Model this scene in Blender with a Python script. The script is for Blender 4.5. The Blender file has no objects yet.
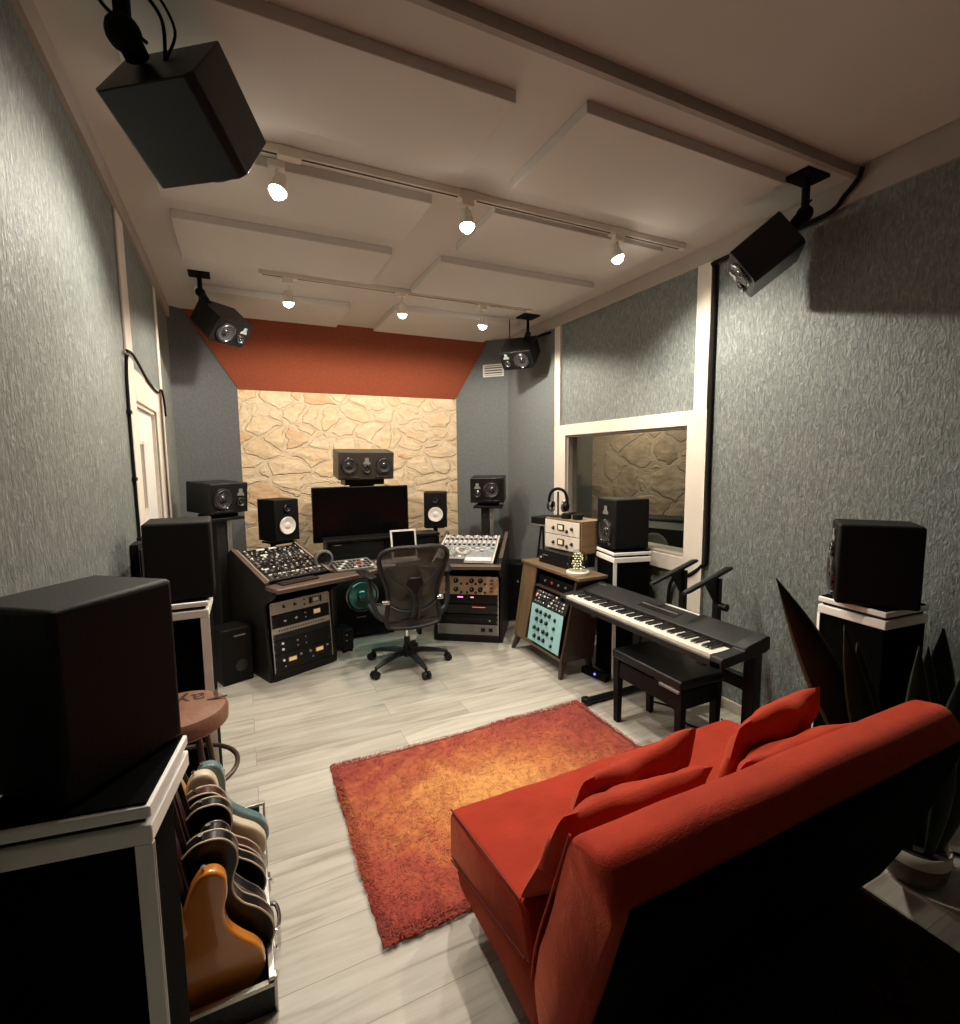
import bpy, bmesh, math, random
from mathutils import Vector, Matrix, Euler
random.seed(7)
PI = math.pi
R = math.radians
COL = bpy.context.scene.collection

# ------------------------------------------------------------------ materials
def nt(m):
    m.use_nodes = True
    t = m.node_tree
    return t, t.nodes['Principled BSDF']
def mat(name, col, rough=.5, metal=0., spec=.5, emit=None, es=0., noise=None, bump=None, sheen=0., coat=0., alpha=None, trans=0.):
    """noise=(scale, amount) colour variation; bump=(scale, strength)"""
    m = bpy.data.materials.new(name)
    t, b = nt(m)
    b.inputs['Base Color'].default_value = (*col, 1)
    b.inputs['Roughness'].default_value = rough
    b.inputs['Metallic'].default_value = metal
    b.inputs['Specular IOR Level'].default_value = spec
    if coat: b.inputs['Coat Weight'].default_value = coat
    if sheen:
        b.inputs['Sheen Weight'].default_value = sheen
        b.inputs['Sheen Roughness'].default_value = .4
        b.inputs['Sheen Tint'].default_value = (*[min(1, c*1.6+.1) for c in col], 1)
    if trans: b.inputs['Transmission Weight'].default_value = trans
    if alpha is not None: b.inputs['Alpha'].default_value = alpha
    if emit:
        b.inputs['Emission Color'].default_value = (*emit, 1)
        b.inputs['Emission Strength'].default_value = es
    tc = t.nodes.new('ShaderNodeTexCoord')
    if noise:
        n = t.nodes.new('ShaderNodeTexNoise'); n.inputs['Scale'].default_value = noise[0]; n.inputs['Detail'].default_value = 4
        r = t.nodes.new('ShaderNodeValToRGB')
        r.color_ramp.elements[0].position = .3; r.color_ramp.elements[1].position = .7
        r.color_ramp.elements[0].color = (*[c*(1-noise[1]) for c in col], 1)
        r.color_ramp.elements[1].color = (*[min(1, c*(1+noise[1])) for c in col], 1)
        t.links.new(tc.outputs['Object'], n.inputs['Vector']); t.links.new(n.outputs['Fac'], r.inputs['Fac'])
        t.links.new(r.outputs['Color'], b.inputs['Base Color'])
    if bump:
        n = t.nodes.new('ShaderNodeTexNoise'); n.inputs['Scale'].default_value = bump[0]; n.inputs['Detail'].default_value = 5
        bp = t.nodes.new('ShaderNodeBump'); bp.inputs['Strength'].default_value = bump[1]; bp.inputs['Distance'].default_value = .01
        t.links.new(tc.outputs['Object'], n.inputs['Vector']); t.links.new(n.outputs['Fac'], bp.inputs['Height'])
        t.links.new(bp.outputs['Normal'], b.inputs['Normal'])
    return m

def ramp(t, stops):
    r = t.nodes.new('ShaderNodeValToRGB')
    while len(r.color_ramp.elements) > 1: r.color_ramp.elements.remove(r.color_ramp.elements[-1])
    r.color_ramp.elements[0].position = stops[0][0]; r.color_ramp.elements[0].color = (*stops[0][1], 1)
    for p, c in stops[1:]:
        e = r.color_ramp.elements.new(p); e.color = (*c, 1)
    return r
def mapping(t, scale, kind='Object', rot=(0,0,0)):
    tc = t.nodes.new('ShaderNodeTexCoord'); mp = t.nodes.new('ShaderNodeMapping')
    mp.inputs['Scale'].default_value = scale; mp.inputs['Rotation'].default_value = rot
    t.links.new(tc.outputs[kind], mp.inputs['Vector']); return mp

def m_wallpaper():
    m = bpy.data.materials.new('bark_wallpaper'); t, b = nt(m); L = t.links.new
    mp = mapping(t, (62, 62, 24)); n = t.nodes.new('ShaderNodeTexNoise'); n.inputs['Scale'].default_value = 1; n.inputs['Detail'].default_value = 6; n.inputs['Roughness'].default_value = .62; n.inputs['Distortion'].default_value = 1.2
    L(mp.outputs[0], n.inputs['Vector'])
    r = ramp(t, [(.28, (.105,.125,.125)), (.5, (.17,.195,.188)), (.75, (.33,.352,.32))]); L(n.outputs['Fac'], r.inputs['Fac'])
    mp2 = mapping(t, (150, 150, 14)); n2 = t.nodes.new('ShaderNodeTexNoise'); n2.inputs['Scale'].default_value = 1; n2.inputs['Detail'].default_value = 3
    L(mp2.outputs[0], n2.inputs['Vector'])
    mx = t.nodes.new('ShaderNodeMix'); mx.data_type = 'RGBA'; mx.blend_type = 'OVERLAY'; mx.inputs[0].default_value = .6
    L(r.outputs[0], mx.inputs[6]); L(n2.outputs['Fac'], mx.inputs[7]); L(mx.outputs[2], b.inputs['Base Color'])
    b.inputs['Roughness'].default_value = .5; b.inputs['Specular IOR Level'].default_value = .5
    bp = t.nodes.new('ShaderNodeBump'); bp.inputs['Strength'].default_value = .9; bp.inputs['Distance'].default_value = .008
    L(n.outputs['Fac'], bp.inputs['Height']); L(bp.outputs[0], b.inputs['Normal'])
    return m
def m_fabric_wall(name, a, c):
    m = bpy.data.materials.new(name); t, b = nt(m); L = t.links.new
    mp = mapping(t, (60, 60, 45)); n = t.nodes.new('ShaderNodeTexNoise'); n.inputs['Scale'].default_value = 1; n.inputs['Detail'].default_value = 5
    L(mp.outputs[0], n.inputs['Vector']); r = ramp(t, [(.3, a), (.7, c)]); L(n.outputs['Fac'], r.inputs['Fac']); L(r.outputs[0], b.inputs['Base Color'])
    b.inputs['Roughness'].default_value = .85; b.inputs['Specular IOR Level'].default_value = .2
    bp = t.nodes.new('ShaderNodeBump'); bp.inputs['Strength'].default_value = .3; bp.inputs['Distance'].default_value = .003
    L(n.outputs['Fac'], bp.inputs['Height']); L(bp.outputs[0], b.inputs['Normal'])
    return m
def m_stone(name, light, dark, rust, mortar, sc=(3.6, 3.6, 5.2)):
    m = bpy.data.materials.new(name); t, b = nt(m); L = t.links.new
    mp = mapping(t, sc); nz = t.nodes.new('ShaderNodeTexNoise'); nz.inputs['Scale'].default_value = .9; nz.inputs['Detail'].default_value = 3
    L(mp.outputs[0], nz.inputs['Vector'])
    mixv = t.nodes.new('ShaderNodeMix'); mixv.data_type = 'RGBA'; mixv.blend_type = 'LINEAR_LIGHT'; mixv.inputs[0].default_value = .42
    L(mp.outputs[0], mixv.inputs[6]); L(nz.outputs['Color'], mixv.inputs[7])
    v = t.nodes.new('ShaderNodeTexVoronoi'); v.feature = 'DISTANCE_TO_EDGE'; v.inputs['Scale'].default_value = 1; v.inputs['Randomness'].default_value = 1
    vc = t.nodes.new('ShaderNodeTexVoronoi'); vc.inputs['Scale'].default_value = 1
    L(mixv.outputs[2], v.inputs['Vector']); L(mixv.outputs[2], vc.inputs['Vector'])
    sep = t.nodes.new('ShaderNodeSeparateColor'); L(vc.outputs['Color'], sep.inputs[0])
    cr = ramp(t, [(0., light), (.45, dark), (.7, light), (.86, light), (.92, rust), (1., rust)]); L(sep.outputs[0], cr.inputs['Fac'])
    n2 = t.nodes.new('ShaderNodeTexNoise'); n2.inputs['Scale'].default_value = 2.6; n2.inputs['Detail'].default_value = 7; L(mp.outputs[0], n2.inputs['Vector'])
    ov = t.nodes.new('ShaderNodeMix'); ov.data_type = 'RGBA'; ov.blend_type = 'SOFT_LIGHT'; ov.inputs[0].default_value = .8
    L(cr.outputs[0], ov.inputs[6]); L(n2.outputs['Fac'], ov.inputs[7])
    er = ramp(t, [(.0, (0,0,0)), (.05, (.0,)*3), (.085, (1,1,1))]); L(v.outputs['Distance'], er.inputs['Fac'])
    mx = t.nodes.new('ShaderNodeMix'); mx.data_type = 'RGBA'; L(er.outputs[0], mx.inputs[0]); mx.inputs[6].default_value = (*mortar, 1); L(ov.outputs[2], mx.inputs[7])
    L(mx.outputs[2], b.inputs['Base Color']); b.inputs['Roughness'].default_value = .9; b.inputs['Specular IOR Level'].default_value = .15
    hr = ramp(t, [(.0, (.55,)*3), (.04, (.6,)*3), (.055, (.46,)*3), (.10, (.85,)*3), (.3, (1,1,1))]); L(v.outputs['Distance'], hr.inputs['Fac'])
    ad = t.nodes.new('ShaderNodeMath'); ad.operation = 'MULTIPLY_ADD'; ad.inputs[1].default_value = 1.0; L(n2.outputs['Fac'], ad.inputs[0]); L(hr.outputs[0], ad.inputs[2])
    # each stone sits at its own height
    ad2 = t.nodes.new('ShaderNodeMath'); ad2.operation = 'MULTIPLY_ADD'; ad2.inputs[1].default_value = .5; L(sep.outputs[1], ad2.inputs[0]); L(ad.outputs[0], ad2.inputs[2])
    bp = t.nodes.new('ShaderNodeBump'); bp.inputs['Strength'].default_value = 1; bp.inputs['Distance'].default_value = .028
    L(ad2.outputs[0], bp.inputs['Height']); L(bp.outputs[0], b.inputs['Normal'])
    return m
def m_floor():
    m = bpy.data.materials.new('grey_oak_planks'); t, b = nt(m); L = t.links.new
    mp = mapping(t, (1, 1, 1)); br = t.nodes.new('ShaderNodeTexBrick')
    br.offset = .37; br.inputs['Scale'].default_value = 1; br.inputs['Brick Width'].default_value = 1.28; br.inputs['Row Height'].default_value = .19
    br.inputs['Mortar Size'].default_value = .0016; br.inputs['Mortar Smooth'].default_value = .3; br.inputs['Bias'].default_value = 0
    br.inputs['Color1'].default_value = (0, 0, 0, 1); br.inputs['Color2'].default_value = (1, 1, 1, 1); br.inputs['Mortar'].default_value = (.5,)*3+(1,)
    L(mp.outputs[0], br.inputs['Vector'])
    mp2 = mapping(t, (1.6, 17, 1)); off = t.nodes.new('ShaderNodeVectorMath'); off.operation = 'ADD'
    sc = t.nodes.new('ShaderNodeVectorMath'); sc.operation = 'SCALE'; sc.inputs['Scale'].default_value = 7
    L(br.outputs['Color'], sc.inputs[0]); L(mp2.outputs[0], off.inputs[0]); L(sc.outputs[0], off.inputs[1])
    n = t.nodes.new('ShaderNodeTexNoise'); n.inputs['Scale'].default_value = 1; n.inputs['Detail'].default_value = 7; n.inputs['Distortion'].default_value = 1.0
    L(off.outputs[0], n.inputs['Vector'])
    r = ramp(t, [(.28, (.34,.315,.265)), (.46, (.50,.472,.412)), (.7, (.61,.585,.525))]); L(n.outputs['Fac'], r.inputs['Fac'])
    tone = ramp(t, [(0, (.80,.80,.80)), (1, (1.,1.,1.))]); L(br.outputs['Color'], tone.inputs['Fac'])
    mx = t.nodes.new('ShaderNodeMix'); mx.data_type = 'RGBA'; mx.blend_type = 'MULTIPLY'; mx.inputs[0].default_value = 1
    L(r.outputs[0], mx.inputs[6]); L(tone.outputs[0], mx.inputs[7])
    jo = t.nodes.new('ShaderNodeMix'); jo.data_type = 'RGBA'; L(br.outputs['Fac'], jo.inputs[0]); L(mx.outputs[2], jo.inputs[6]); jo.inputs[7].default_value = (.25,.22,.19,1)
    L(jo.outputs[2], b.inputs['Base Color']); b.inputs['Roughness'].default_value = .42; b.inputs['Specular IOR Level'].default_value = .35
    bp = t.nodes.new('ShaderNodeBump'); bp.inputs['Strength'].default_value = .15; bp.inputs['Distance'].default_value = .003
    L(n.outputs['Fac'], bp.inputs['Height']); L(bp.outputs[0], b.inputs['Normal'])
    return m
def m_rug(name='rug_dye'):
    m = bpy.data.materials.new(name); t, b = nt(m); L = t.links.new
    tc = t.nodes.new('ShaderNodeTexCoord')
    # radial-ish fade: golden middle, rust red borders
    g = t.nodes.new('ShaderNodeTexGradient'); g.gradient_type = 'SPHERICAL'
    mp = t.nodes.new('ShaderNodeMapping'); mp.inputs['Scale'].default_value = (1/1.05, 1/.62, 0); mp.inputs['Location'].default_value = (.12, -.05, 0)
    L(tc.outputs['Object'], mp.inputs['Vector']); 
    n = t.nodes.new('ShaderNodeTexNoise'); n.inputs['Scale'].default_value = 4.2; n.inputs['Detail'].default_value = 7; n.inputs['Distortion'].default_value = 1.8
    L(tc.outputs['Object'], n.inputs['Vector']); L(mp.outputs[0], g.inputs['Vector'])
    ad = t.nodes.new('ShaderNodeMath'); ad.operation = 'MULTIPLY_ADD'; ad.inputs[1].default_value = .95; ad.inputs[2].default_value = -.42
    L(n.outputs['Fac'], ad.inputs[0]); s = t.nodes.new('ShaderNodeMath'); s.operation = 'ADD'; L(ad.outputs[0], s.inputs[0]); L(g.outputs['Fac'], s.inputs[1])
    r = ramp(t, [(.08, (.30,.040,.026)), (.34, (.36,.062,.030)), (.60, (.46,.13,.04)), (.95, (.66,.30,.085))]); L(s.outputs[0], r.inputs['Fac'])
    n2 = t.nodes.new('ShaderNodeTexNoise'); n2.inputs['Scale'].default_value = 40; n2.inputs['Detail'].default_value = 4; L(tc.outputs['Object'], n2.inputs['Vector'])
    ov = t.nodes.new('ShaderNodeMix'); ov.data_type = 'RGBA'; ov.blend_type = 'OVERLAY'; ov.inputs[0].default_value = .5; L(r.outputs[0], ov.inputs[6]); L(n2.outputs['Fac'], ov.inputs[7])
    L(ov.outputs[2], b.inputs['Base Color']); b.inputs['Roughness'].default_value = .8; b.inputs['Specular IOR Level'].default_value = .2
    b.inputs['Sheen Weight'].default_value = .4
    return m
def m_velvet(name, col):
    m = mat(name, col, rough=.85, spec=.15, sheen=.35, noise=(5, .16), bump=(260, .25))
    t = m.node_tree; b = t.nodes['Principled BSDF']; b.inputs['Sheen Tint'].default_value = (1, .35, .2, 1)
    # broad creases
    tc = t.nodes.new('ShaderNodeTexCoord'); mp = t.nodes.new('ShaderNodeMapping'); mp.inputs['Scale'].default_value = (3, 5, 4)
    n = t.nodes.new('ShaderNodeTexNoise'); n.inputs['Scale'].default_value = 1.2; n.inputs['Detail'].default_value = 3; n.inputs['Distortion'].default_value = 2.2
    t.links.new(tc.outputs['Object'], mp.inputs[0]); t.links.new(mp.outputs[0], n.inputs['Vector'])
    bp = t.nodes.new('ShaderNodeBump'); bp.inputs['Strength'].default_value = .13; bp.inputs['Distance'].default_value = .04
    t.links.new(n.outputs['Fac'], bp.inputs['Height'])
    old = b.inputs['Normal'].links[0].from_node; t.links.new(bp.outputs[0], old.inputs['Normal'])
    return m
def m_wood(name, a, c, sc=(2, 30, 30), rough=.5):
    m = bpy.data.materials.new(name); t, b = nt(m); L = t.links.new
    mp = mapping(t, sc); n = t.nodes.new('ShaderNodeTexNoise'); n.inputs['Scale'].default_value = 1; n.inputs['Detail'].default_value = 6; n.inputs['Distortion'].default_value = .8
    L(mp.outputs[0], n.inputs['Vector']); r = ramp(t, [(.3, a), (.7, c)]); L(n.outputs['Fac'], r.inputs['Fac']); L(r.outputs[0], b.inputs['Base Color'])
    b.inputs['Roughness'].default_value = rough
    return m

M = dict(
    paper=m_wallpaper(),
    felt=m_fabric_wall('grey_felt', (.135,.152,.158), (.18,.198,.203)),  # kept lighter than the left felt because the right end is lit
    felt_l=m_fabric_wall('grey_felt_shaded', (.103,.112,.119), (.138,.147,.155)),  # same grey felt, with the shade of the left end put into its colour
    rust=m_fabric_wall('rust_felt', (.27,.066,.032), (.33,.085,.042)),
    stone=m_stone('cream_flagstone', (.82,.66,.44), (.79,.61,.39), (.71,.48,.28), (.82,.67,.46), (3.5,3.5,5.8)),
    stone2=m_stone('brown_flagstone', (.36,.285,.215), (.30,.235,.17), (.31,.22,.15), (.37,.295,.225), (2.6, 2.0, 3.4)),
    ceil=mat('ceiling_paint', (.64,.60,.56), .9, spec=.1, noise=(1.2, .03)),
    panel=mat('panel_paint', (.66,.62,.58), .9, spec=.1, noise=(1.1, .03)),
    trim=mat('cream_trim', (.74,.68,.59), .6, spec=.3, noise=(6, .05)),
    crown=mat('taupe_crown', (.40,.36,.32), .75, spec=.2, noise=(4, .06)),
    floor=m_floor(),
    rug=m_rug(),
    velvet=m_velvet('rust_velvet', (.33,.030,.014)),
    velvet2=m_velvet('rust_cushion_velvet', (.38,.038,.018)),
    pip=mat('dark_piping', (.12,.012,.008), .8),
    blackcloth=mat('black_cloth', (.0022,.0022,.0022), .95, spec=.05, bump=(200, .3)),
    cab=mat('matt_black_cabinet', (.0032,.0032,.0034), .6, spec=.22, bump=(300, .15)),
    cabsheen=mat('satin_black_cabinet', (.005,.0052,.0055), .36, spec=.45, bump=(300, .1)),
    cabbrown=mat('satin_charcoal_cabinet', (.035,.030,.024), .42, spec=.5),
    black=mat('black_plastic', (.004,.004,.0045), .45, spec=.35),
    soft=mat('black_rubber', (.004,.004,.0042), .8, spec=.2),
    dgrey=mat('dark_grey_plastic', (.016,.016,.016), .45, spec=.4),
    mgrey=mat('mid_grey_plastic', (.20,.20,.19), .5),
    cone=mat('grey_cone', (.03,.03,.031), .38, spec=.5),
    ring=mat('glossy_ring', (.014,.014,.015), .15, spec=.9, coat=.6),
    shine=mat('polished_grey', (.45,.45,.45), .2, metal=.8),
    wcone=mat('white_cone', (.88,.87,.82), .45),
    white=mat('white_plastic', (.85,.84,.8), .4),
    white_w=mat('white_board', (.93,.92,.88), .5, noise=(8, .04)),
    screen=mat('dark_screen', (.002,.002,.0025), .2, spec=.3),
    chrome=mat('chrome', (.75,.75,.75), .15, metal=1),
    alu=mat('aluminium', (.55,.54,.50), .35, metal=.9, noise=(30, .1)),
    desk=m_wood('walnut_top', (.075,.05,.038), (.13,.088,.068)),
    deskside=mat('dark_desk_side', (.008,.0065,.0062), .5, spec=.3, noise=(6, .2)),
    lip=mat('pale_edge_band', (.42,.35,.28), .5),
    cabwood=m_wood('olive_walnut', (.13,.085,.045), (.20,.135,.075), (30, 30, 2.5)),
    cabdark=m_wood('dark_walnut', (.045,.028,.018), (.075,.048,.03), (30, 30, 2.5)),
    boxwood=m_wood('oak_case', (.20,.12,.06), (.29,.18,.095), (30, 2, 30)),
    gold=mat('champagne_panel', (.68,.50,.34), .35, metal=.35, noise=(12, .08)),
    silver=mat('silver_panel', (.50,.46,.42), .4, metal=.3, noise=(12, .1)),
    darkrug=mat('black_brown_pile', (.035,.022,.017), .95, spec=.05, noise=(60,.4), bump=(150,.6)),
    console=mat('console_panel', (.30,.31,.34), .4, noise=(40,.25)),
    pianob=mat('piano_black', (.012,.012,.0125), .5, spec=.4),
    cream=mat('cream_panel', (.85,.80,.70), .4),
    teal=mat('pale_teal_panel', (.36,.66,.70), .45, noise=(3, .05)),
    amber=mat('amber_meter', (.75,.50,.20), .3, emit=(1,.72,.35), es=.35),
    ambbez=mat('amber_bezel', (.22,.09,.03), .3),
    cmeter=mat('pale_meter', (.85,.78,.55), .3, emit=(1,.9,.6), es=.2),
    magenta=mat('magenta_led', (.9,.2,.5), .4, emit=(1,.25,.6), es=2.5),
    redled=mat('red_led', (.9,.1,.06), .4, emit=(1,.12,.08), es=1.5),
    blueled=mat('blue_led', (.1,.1,1), .4, emit=(.12,.1,1), es=4),
    tealcone=mat('teal_light_paint', (.10,.26,.24), .22, metal=.7),  # teal light falling on the cone is put into its base colour
    tealled=mat('teal_led_strip', (.2,.9,.8), .4, emit=(.25,1,.85), es=6),
    lamp_on=mat('lamp_lens', (1,.95,.85), .3, emit=(1,.92,.78), es=90),
    lamp_red=mat('red_lamp_lens', (1,.5,.4), .3, emit=(1,.42,.32), es=25),
    lamp_sh=mat('lamp_shell', (.82,.76,.66), .5),
    slot=mat('track_slot', (.03,.03,.03), .6),
    keyw=mat('white_key', (.88,.84,.74), .3, coat=.3),
    keyb=mat('black_key', (.008,.008,.008), .35),
    mesh=None, glass=None,
    leather=mat('brown_vinyl', (.215,.105,.065), .45, noise=(14, .18), bump=(60, .2)),
    lettering=mat('dark_print', (.03,.015,.012), .6),
    copper=mat('dark_bronze_tube', (.14,.10,.085), .3, metal=.8),
    amberg=mat('amber_lacquer', (.60,.21,.03), .22, coat=.8, noise=(3, .15)),
    blackg=mat('black_lacquer', (.003,.003,.003), .3, spec=.25, coat=.15),
    bind=mat('cream_binding', (.72,.62,.46), .4),
    creamg=mat('cream_lacquer', (.66,.57,.42), .25, coat=.6),
    blueg=mat('ice_blue_lacquer', (.12,.20,.22), .22, coat=.7),
    brownb=mat('dark_red_lacquer', (.04,.012,.009), .3, spec=.3, coat=.2),
    maple=m_wood('maple_neck', (.50,.28,.11), (.60,.36,.16), (30, 30, 3)),
    rosew=mat('rosewood', (.05,.025,.015), .5),
    leaf=mat('deep_green_leaf', (.006,.011,.007), .55, spec=.2, noise=(9, .5)),
    leaf_e=mat('leaf_edge', (.03,.04,.02), .5),
    soil=mat('soil', (.02,.014,.01), .95, bump=(60, 1)),
    pot_w=mat('white_glaze', (.62,.58,.50), .35),
    pot_b=mat('brown_glaze', (.10,.072,.035), .5, noise=(20, .4), bump=(80, .4)),
    redknob=mat('red_knob', (.5,.06,.03), .4),
    fairy=mat('fairy_light', (1,.85,.5), .4, emit=(1,.8,.45), es=3),
    fill_w=mat('white_door', (.80,.80,.77), .5),
    doorglass=mat('dark_door_pane', (.05,.045,.045), .15),
    sticker=mat('pale_sticker', (.75,.78,.74), .5),
    grille=mat('grey_vent_gap', (.10,.10,.10), .7),
    darkcase=mat('flight_case_black', (.006,.006,.006), .6, bump=(120, .3)),
    upholst=mat('navy_upholstery', (.015,.018,.026), .8),
)
def m_mesh():
    m = bpy.data.materials.new('chair_mesh'); t, b = nt(m); L = t.links.new
    b.inputs['Base Color'].default_value = (.042,.040,.034, 1); b.inputs['Roughness'].default_value = .7
    b.inputs['Alpha'].default_value = .9
    return m
def m_glass():
    m = bpy.data.materials.new('window_glass'); t, b = nt(m); L = t.links.new
    t.nodes.remove(b); out = t.nodes['Material Output']
    tr = t.nodes.new('ShaderNodeBsdfTransparent'); tr.inputs[0].default_value = (.86,.88,.84, 1)
    gl = t.nodes.new('ShaderNodeBsdfGlossy'); gl.inputs['Roughness'].default_value = .02
    lw = t.nodes.new('ShaderNodeLayerWeight'); pw = t.nodes.new('ShaderNodeMath'); pw.operation = 'POWER'; pw.inputs[1].default_value = 4.5; L(lw.outputs['Facing'], pw.inputs[0])
    fr = t.nodes.new('ShaderNodeMath'); fr.operation = 'MULTIPLY_ADD'; fr.inputs[1].default_value = .7; fr.inputs[2].default_value = .035; L(pw.outputs[0], fr.inputs[0])
    mx = t.nodes.new('ShaderNodeMixShader'); L(fr.outputs[0], mx.inputs[0]); L(tr.outputs[0], mx.inputs[1]); L(gl.outputs[0], mx.inputs[2]); L(mx.outputs[0], out.inputs['Surface'])
    return m
M['mesh'] = m_mesh(); M['glass'] = m_glass()

# ------------------------------------------------------------------ mesh builder
class MB:
    def __init__(s): s.bm = bmesh.new(); s.slots = []
    def _mi(s, m):
        if m is None: return 0
        if m not in s.slots: s.slots.append(m)
        return s.slots.index(m)
    def poly(s, vs, faces, m=None):
        bv = [s.bm.verts.new(v) for v in vs]; mi = s._mi(m); out = []
        for f in faces:
            try: fc = s.bm.faces.new([bv[i] for i in f]); fc.material_index = mi; out.append(fc)
            except ValueError: pass
        return out
    def box(s, c, d, m=None, rot=None):
        x, y, z = d[0]/2, d[1]/2, d[2]/2
        vs = [Vector((a*x, b*y, e*z)) for a in (-1,1) for b in (-1,1) for e in (-1,1)]
        if rot is not None: vs = [rot @ v for v in vs]
        vs = [v + Vector(c) for v in vs]
        s.poly(vs, [(0,1,3,2),(4,6,7,5),(0,4,5,1),(2,3,7,6),(0,2,6,4),(1,5,7,3)], m); return s
    def b2(s, a, b, m=None):
        return s.box([(a[i]+b[i])/2 for i in range(3)], [abs(b[i]-a[i]) for i in range(3)], m)
    def cyl(s, p0, p1, r0, r1=None, n=20, m=None, cap=True):
        p0, p1 = Vector(p0), Vector(p1); r1 = r0 if r1 is None else r1
        q = (p1-p0).to_track_quat('Z', 'Y').to_matrix()
        vs = []
        for p, r in ((p0, r0), (p1, r1)):
            for i in range(n):
                a = 2*PI*i/n; vs.append(p + q @ Vector((r*math.cos(a), r*math.sin(a), 0)))
        fs = [(i, (i+1) % n, n+(i+1) % n, n+i) for i in range(n)]
        if cap: fs += [tuple(range(n))[::-1], tuple(range(n, 2*n))]
        s.poly(vs, fs, m); return s
    def lathe(s, prof, o=(0,0,0), ax='Z', n=32, m=None, rot=None):
        """prof: list of (radius, height) along axis"""
        vs = []
        for r, h in prof:
            for i in range(n):
                a = 2*PI*i/n
                v = Vector((r*math.cos(a), r*math.sin(a), h))
                if ax == '-Y': v = Vector((v.x, -v.z, v.y))
                if rot is not None: v = rot @ v
                vs.append(v + Vector(o))
        k = len(prof); fs = []
        for j in range(k-1):
            for i in range(n):
                a, b = j*n+i, j*n+(i+1) % n
                fs.append((a, b, b+n, a+n))
        if prof[0][0] > 1e-5 and ax == 'Z' and rot is None: fs.append(tuple(range(n))[::-1])
        s.poly(vs, fs, m); return s
    def prism(s, pts, a, b, plane='YZ', m=None, rot=None, o=(0,0,0)):
        """extrude 2-D polygon between a and b along the axis normal to plane"""
        def P(p, h):
            v = {'YZ': Vector((h, p[0], p[1])), 'XZ': Vector((p[0], h, p[1])), 'XY': Vector((p[0], p[1], h))}[plane]
            if rot is not None: v = rot @ v
            return v + Vector(o)
        n = len(pts); vs = [P(p, a) for p in pts] + [P(p, b) for p in pts]
        fs = [tuple(range(n))[::-1], tuple(range(n, 2*n))] + [(i, (i+1) % n, n+(i+1) % n, n+i) for i in range(n)]
        s.poly(vs, fs, m); return s
    def tube(s, pts, r, n=10, m=None, closed=False, flat=1.):
        pts = [Vector(p) for p in pts]; k = len(pts); vs = []; up = None
        for i, p in enumerate(pts):
            if closed: d = pts[(i+1) % k]-pts[i-1]
            else: d = pts[min(i+1, k-1)]-pts[max(i-1, 0)]
            d.normalize()
            if up is None:
                up = Vector((0,0,1)) if abs(d.z) < .9 else Vector((1,0,0))
            side = d.cross(up).normalized(); up = side.cross(d).normalized()
            rr = r[i] if isinstance(r, (list, tuple)) else r
            for j in range(n):
                a = 2*PI*j/n; vs.append(p + side*rr*math.cos(a) + up*rr*flat*math.sin(a))
        fs = []
        for i in range(k if closed else k-1):
            for j in range(n):
                a, b = i*n+j, i*n+(j+1) % n; c, d2 = ((i+1) % k)*n+(j+1) % n, ((i+1) % k)*n+j
                fs.append((a, b, c, d2))
        if not closed: fs += [tuple(range(n))[::-1], tuple(range((k-1)*n, k*n))]
        s.poly(vs, fs, m); return s
    def sphere(s, c, r, n=16, m=None, sc=(1,1,1)):
        prof = [(math.sin(PI*i/(n//2))*1., -math.cos(PI*i/(n//2))) for i in range(n//2+1)]
        prof[0] = (0, -1); prof[-1] = (0, 1)
        vs = []
        for pr, h in prof:
            for i in range(n):
                a = 2*PI*i/n; vs.append(Vector((c[0]+r*sc[0]*pr*math.cos(a), c[1]+r*sc[1]*pr*math.sin(a), c[2]+r*sc[2]*h)))
        fs = [(j*n+i, j*n+(i+1) % n, (j+1)*n+(i+1) % n, (j+1)*n+i) for j in range(len(prof)-1) for i in range(n)]
        s.poly(vs, fs, m); return s
    def mesh(s, name, mats=None, ang=35):
        bm = s.bm
        bmesh.ops.remove_doubles(bm, verts=bm.verts, dist=1e-5)
        bmesh.ops.recalc_face_normals(bm, faces=bm.faces)
        for f in bm.faces: f.smooth = True
        for e in bm.edges:
            if len(e.link_faces) == 2 and e.calc_face_angle(0) > R(ang): e.smooth = False
        me = bpy.data.meshes.new(name); bm.to_mesh(me); bm.free()
        for k in (s.slots or [mats]): me.materials.append(k)
        return me
    def build(s, name, m=None, parent=None, bevel=0, seg=2, ang=35, loc=None, rot=None):
        me = s.mesh(name, m, ang); o = bpy.data.objects.new(name, me); COL.objects.link(o)
        if parent: o.parent = parent
        if loc is not None: o.location = loc
        if rot is not None: o.rotation_euler = rot
        if bevel:
            b = o.modifiers.new('bevel', 'BEVEL'); b.width = bevel; b.segments = seg; b.limit_method = 'ANGLE'; b.angle_limit = R(40)
        return o
def inst(name, me, parent, loc=(0,0,0), rot=(0,0,0), scale=None):
    o = bpy.data.objects.new(name, me); COL.objects.link(o); o.parent = parent; o.location = loc; o.rotation_euler = rot
    if scale: o.scale = scale
    return o
def tag(o, label, cat, group=None, kind=None):
    o['label'] = label; o['category'] = cat
    if group: o['group'] = group
    if kind: o['kind'] = kind
    return o
def thing(name, label, cat, loc=(0,0,0), rot=(0,0,0), group=None):
    o = bpy.data.objects.new(name, None); COL.objects.link(o); o.empty_display_size = .1
    o.location = loc; o.rotation_euler = rot if isinstance(rot, (tuple, list)) else (0, 0, rot)
    return tag(o, label, cat, group)
def struct(name, mb, m=None, bevel=0, label=None, parent=None, **k):
    o = mb.build(name, m, parent, bevel, **k)
    if parent is None: o['kind'] = 'structure'
    if label: o['label'] = label
    return o
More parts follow.
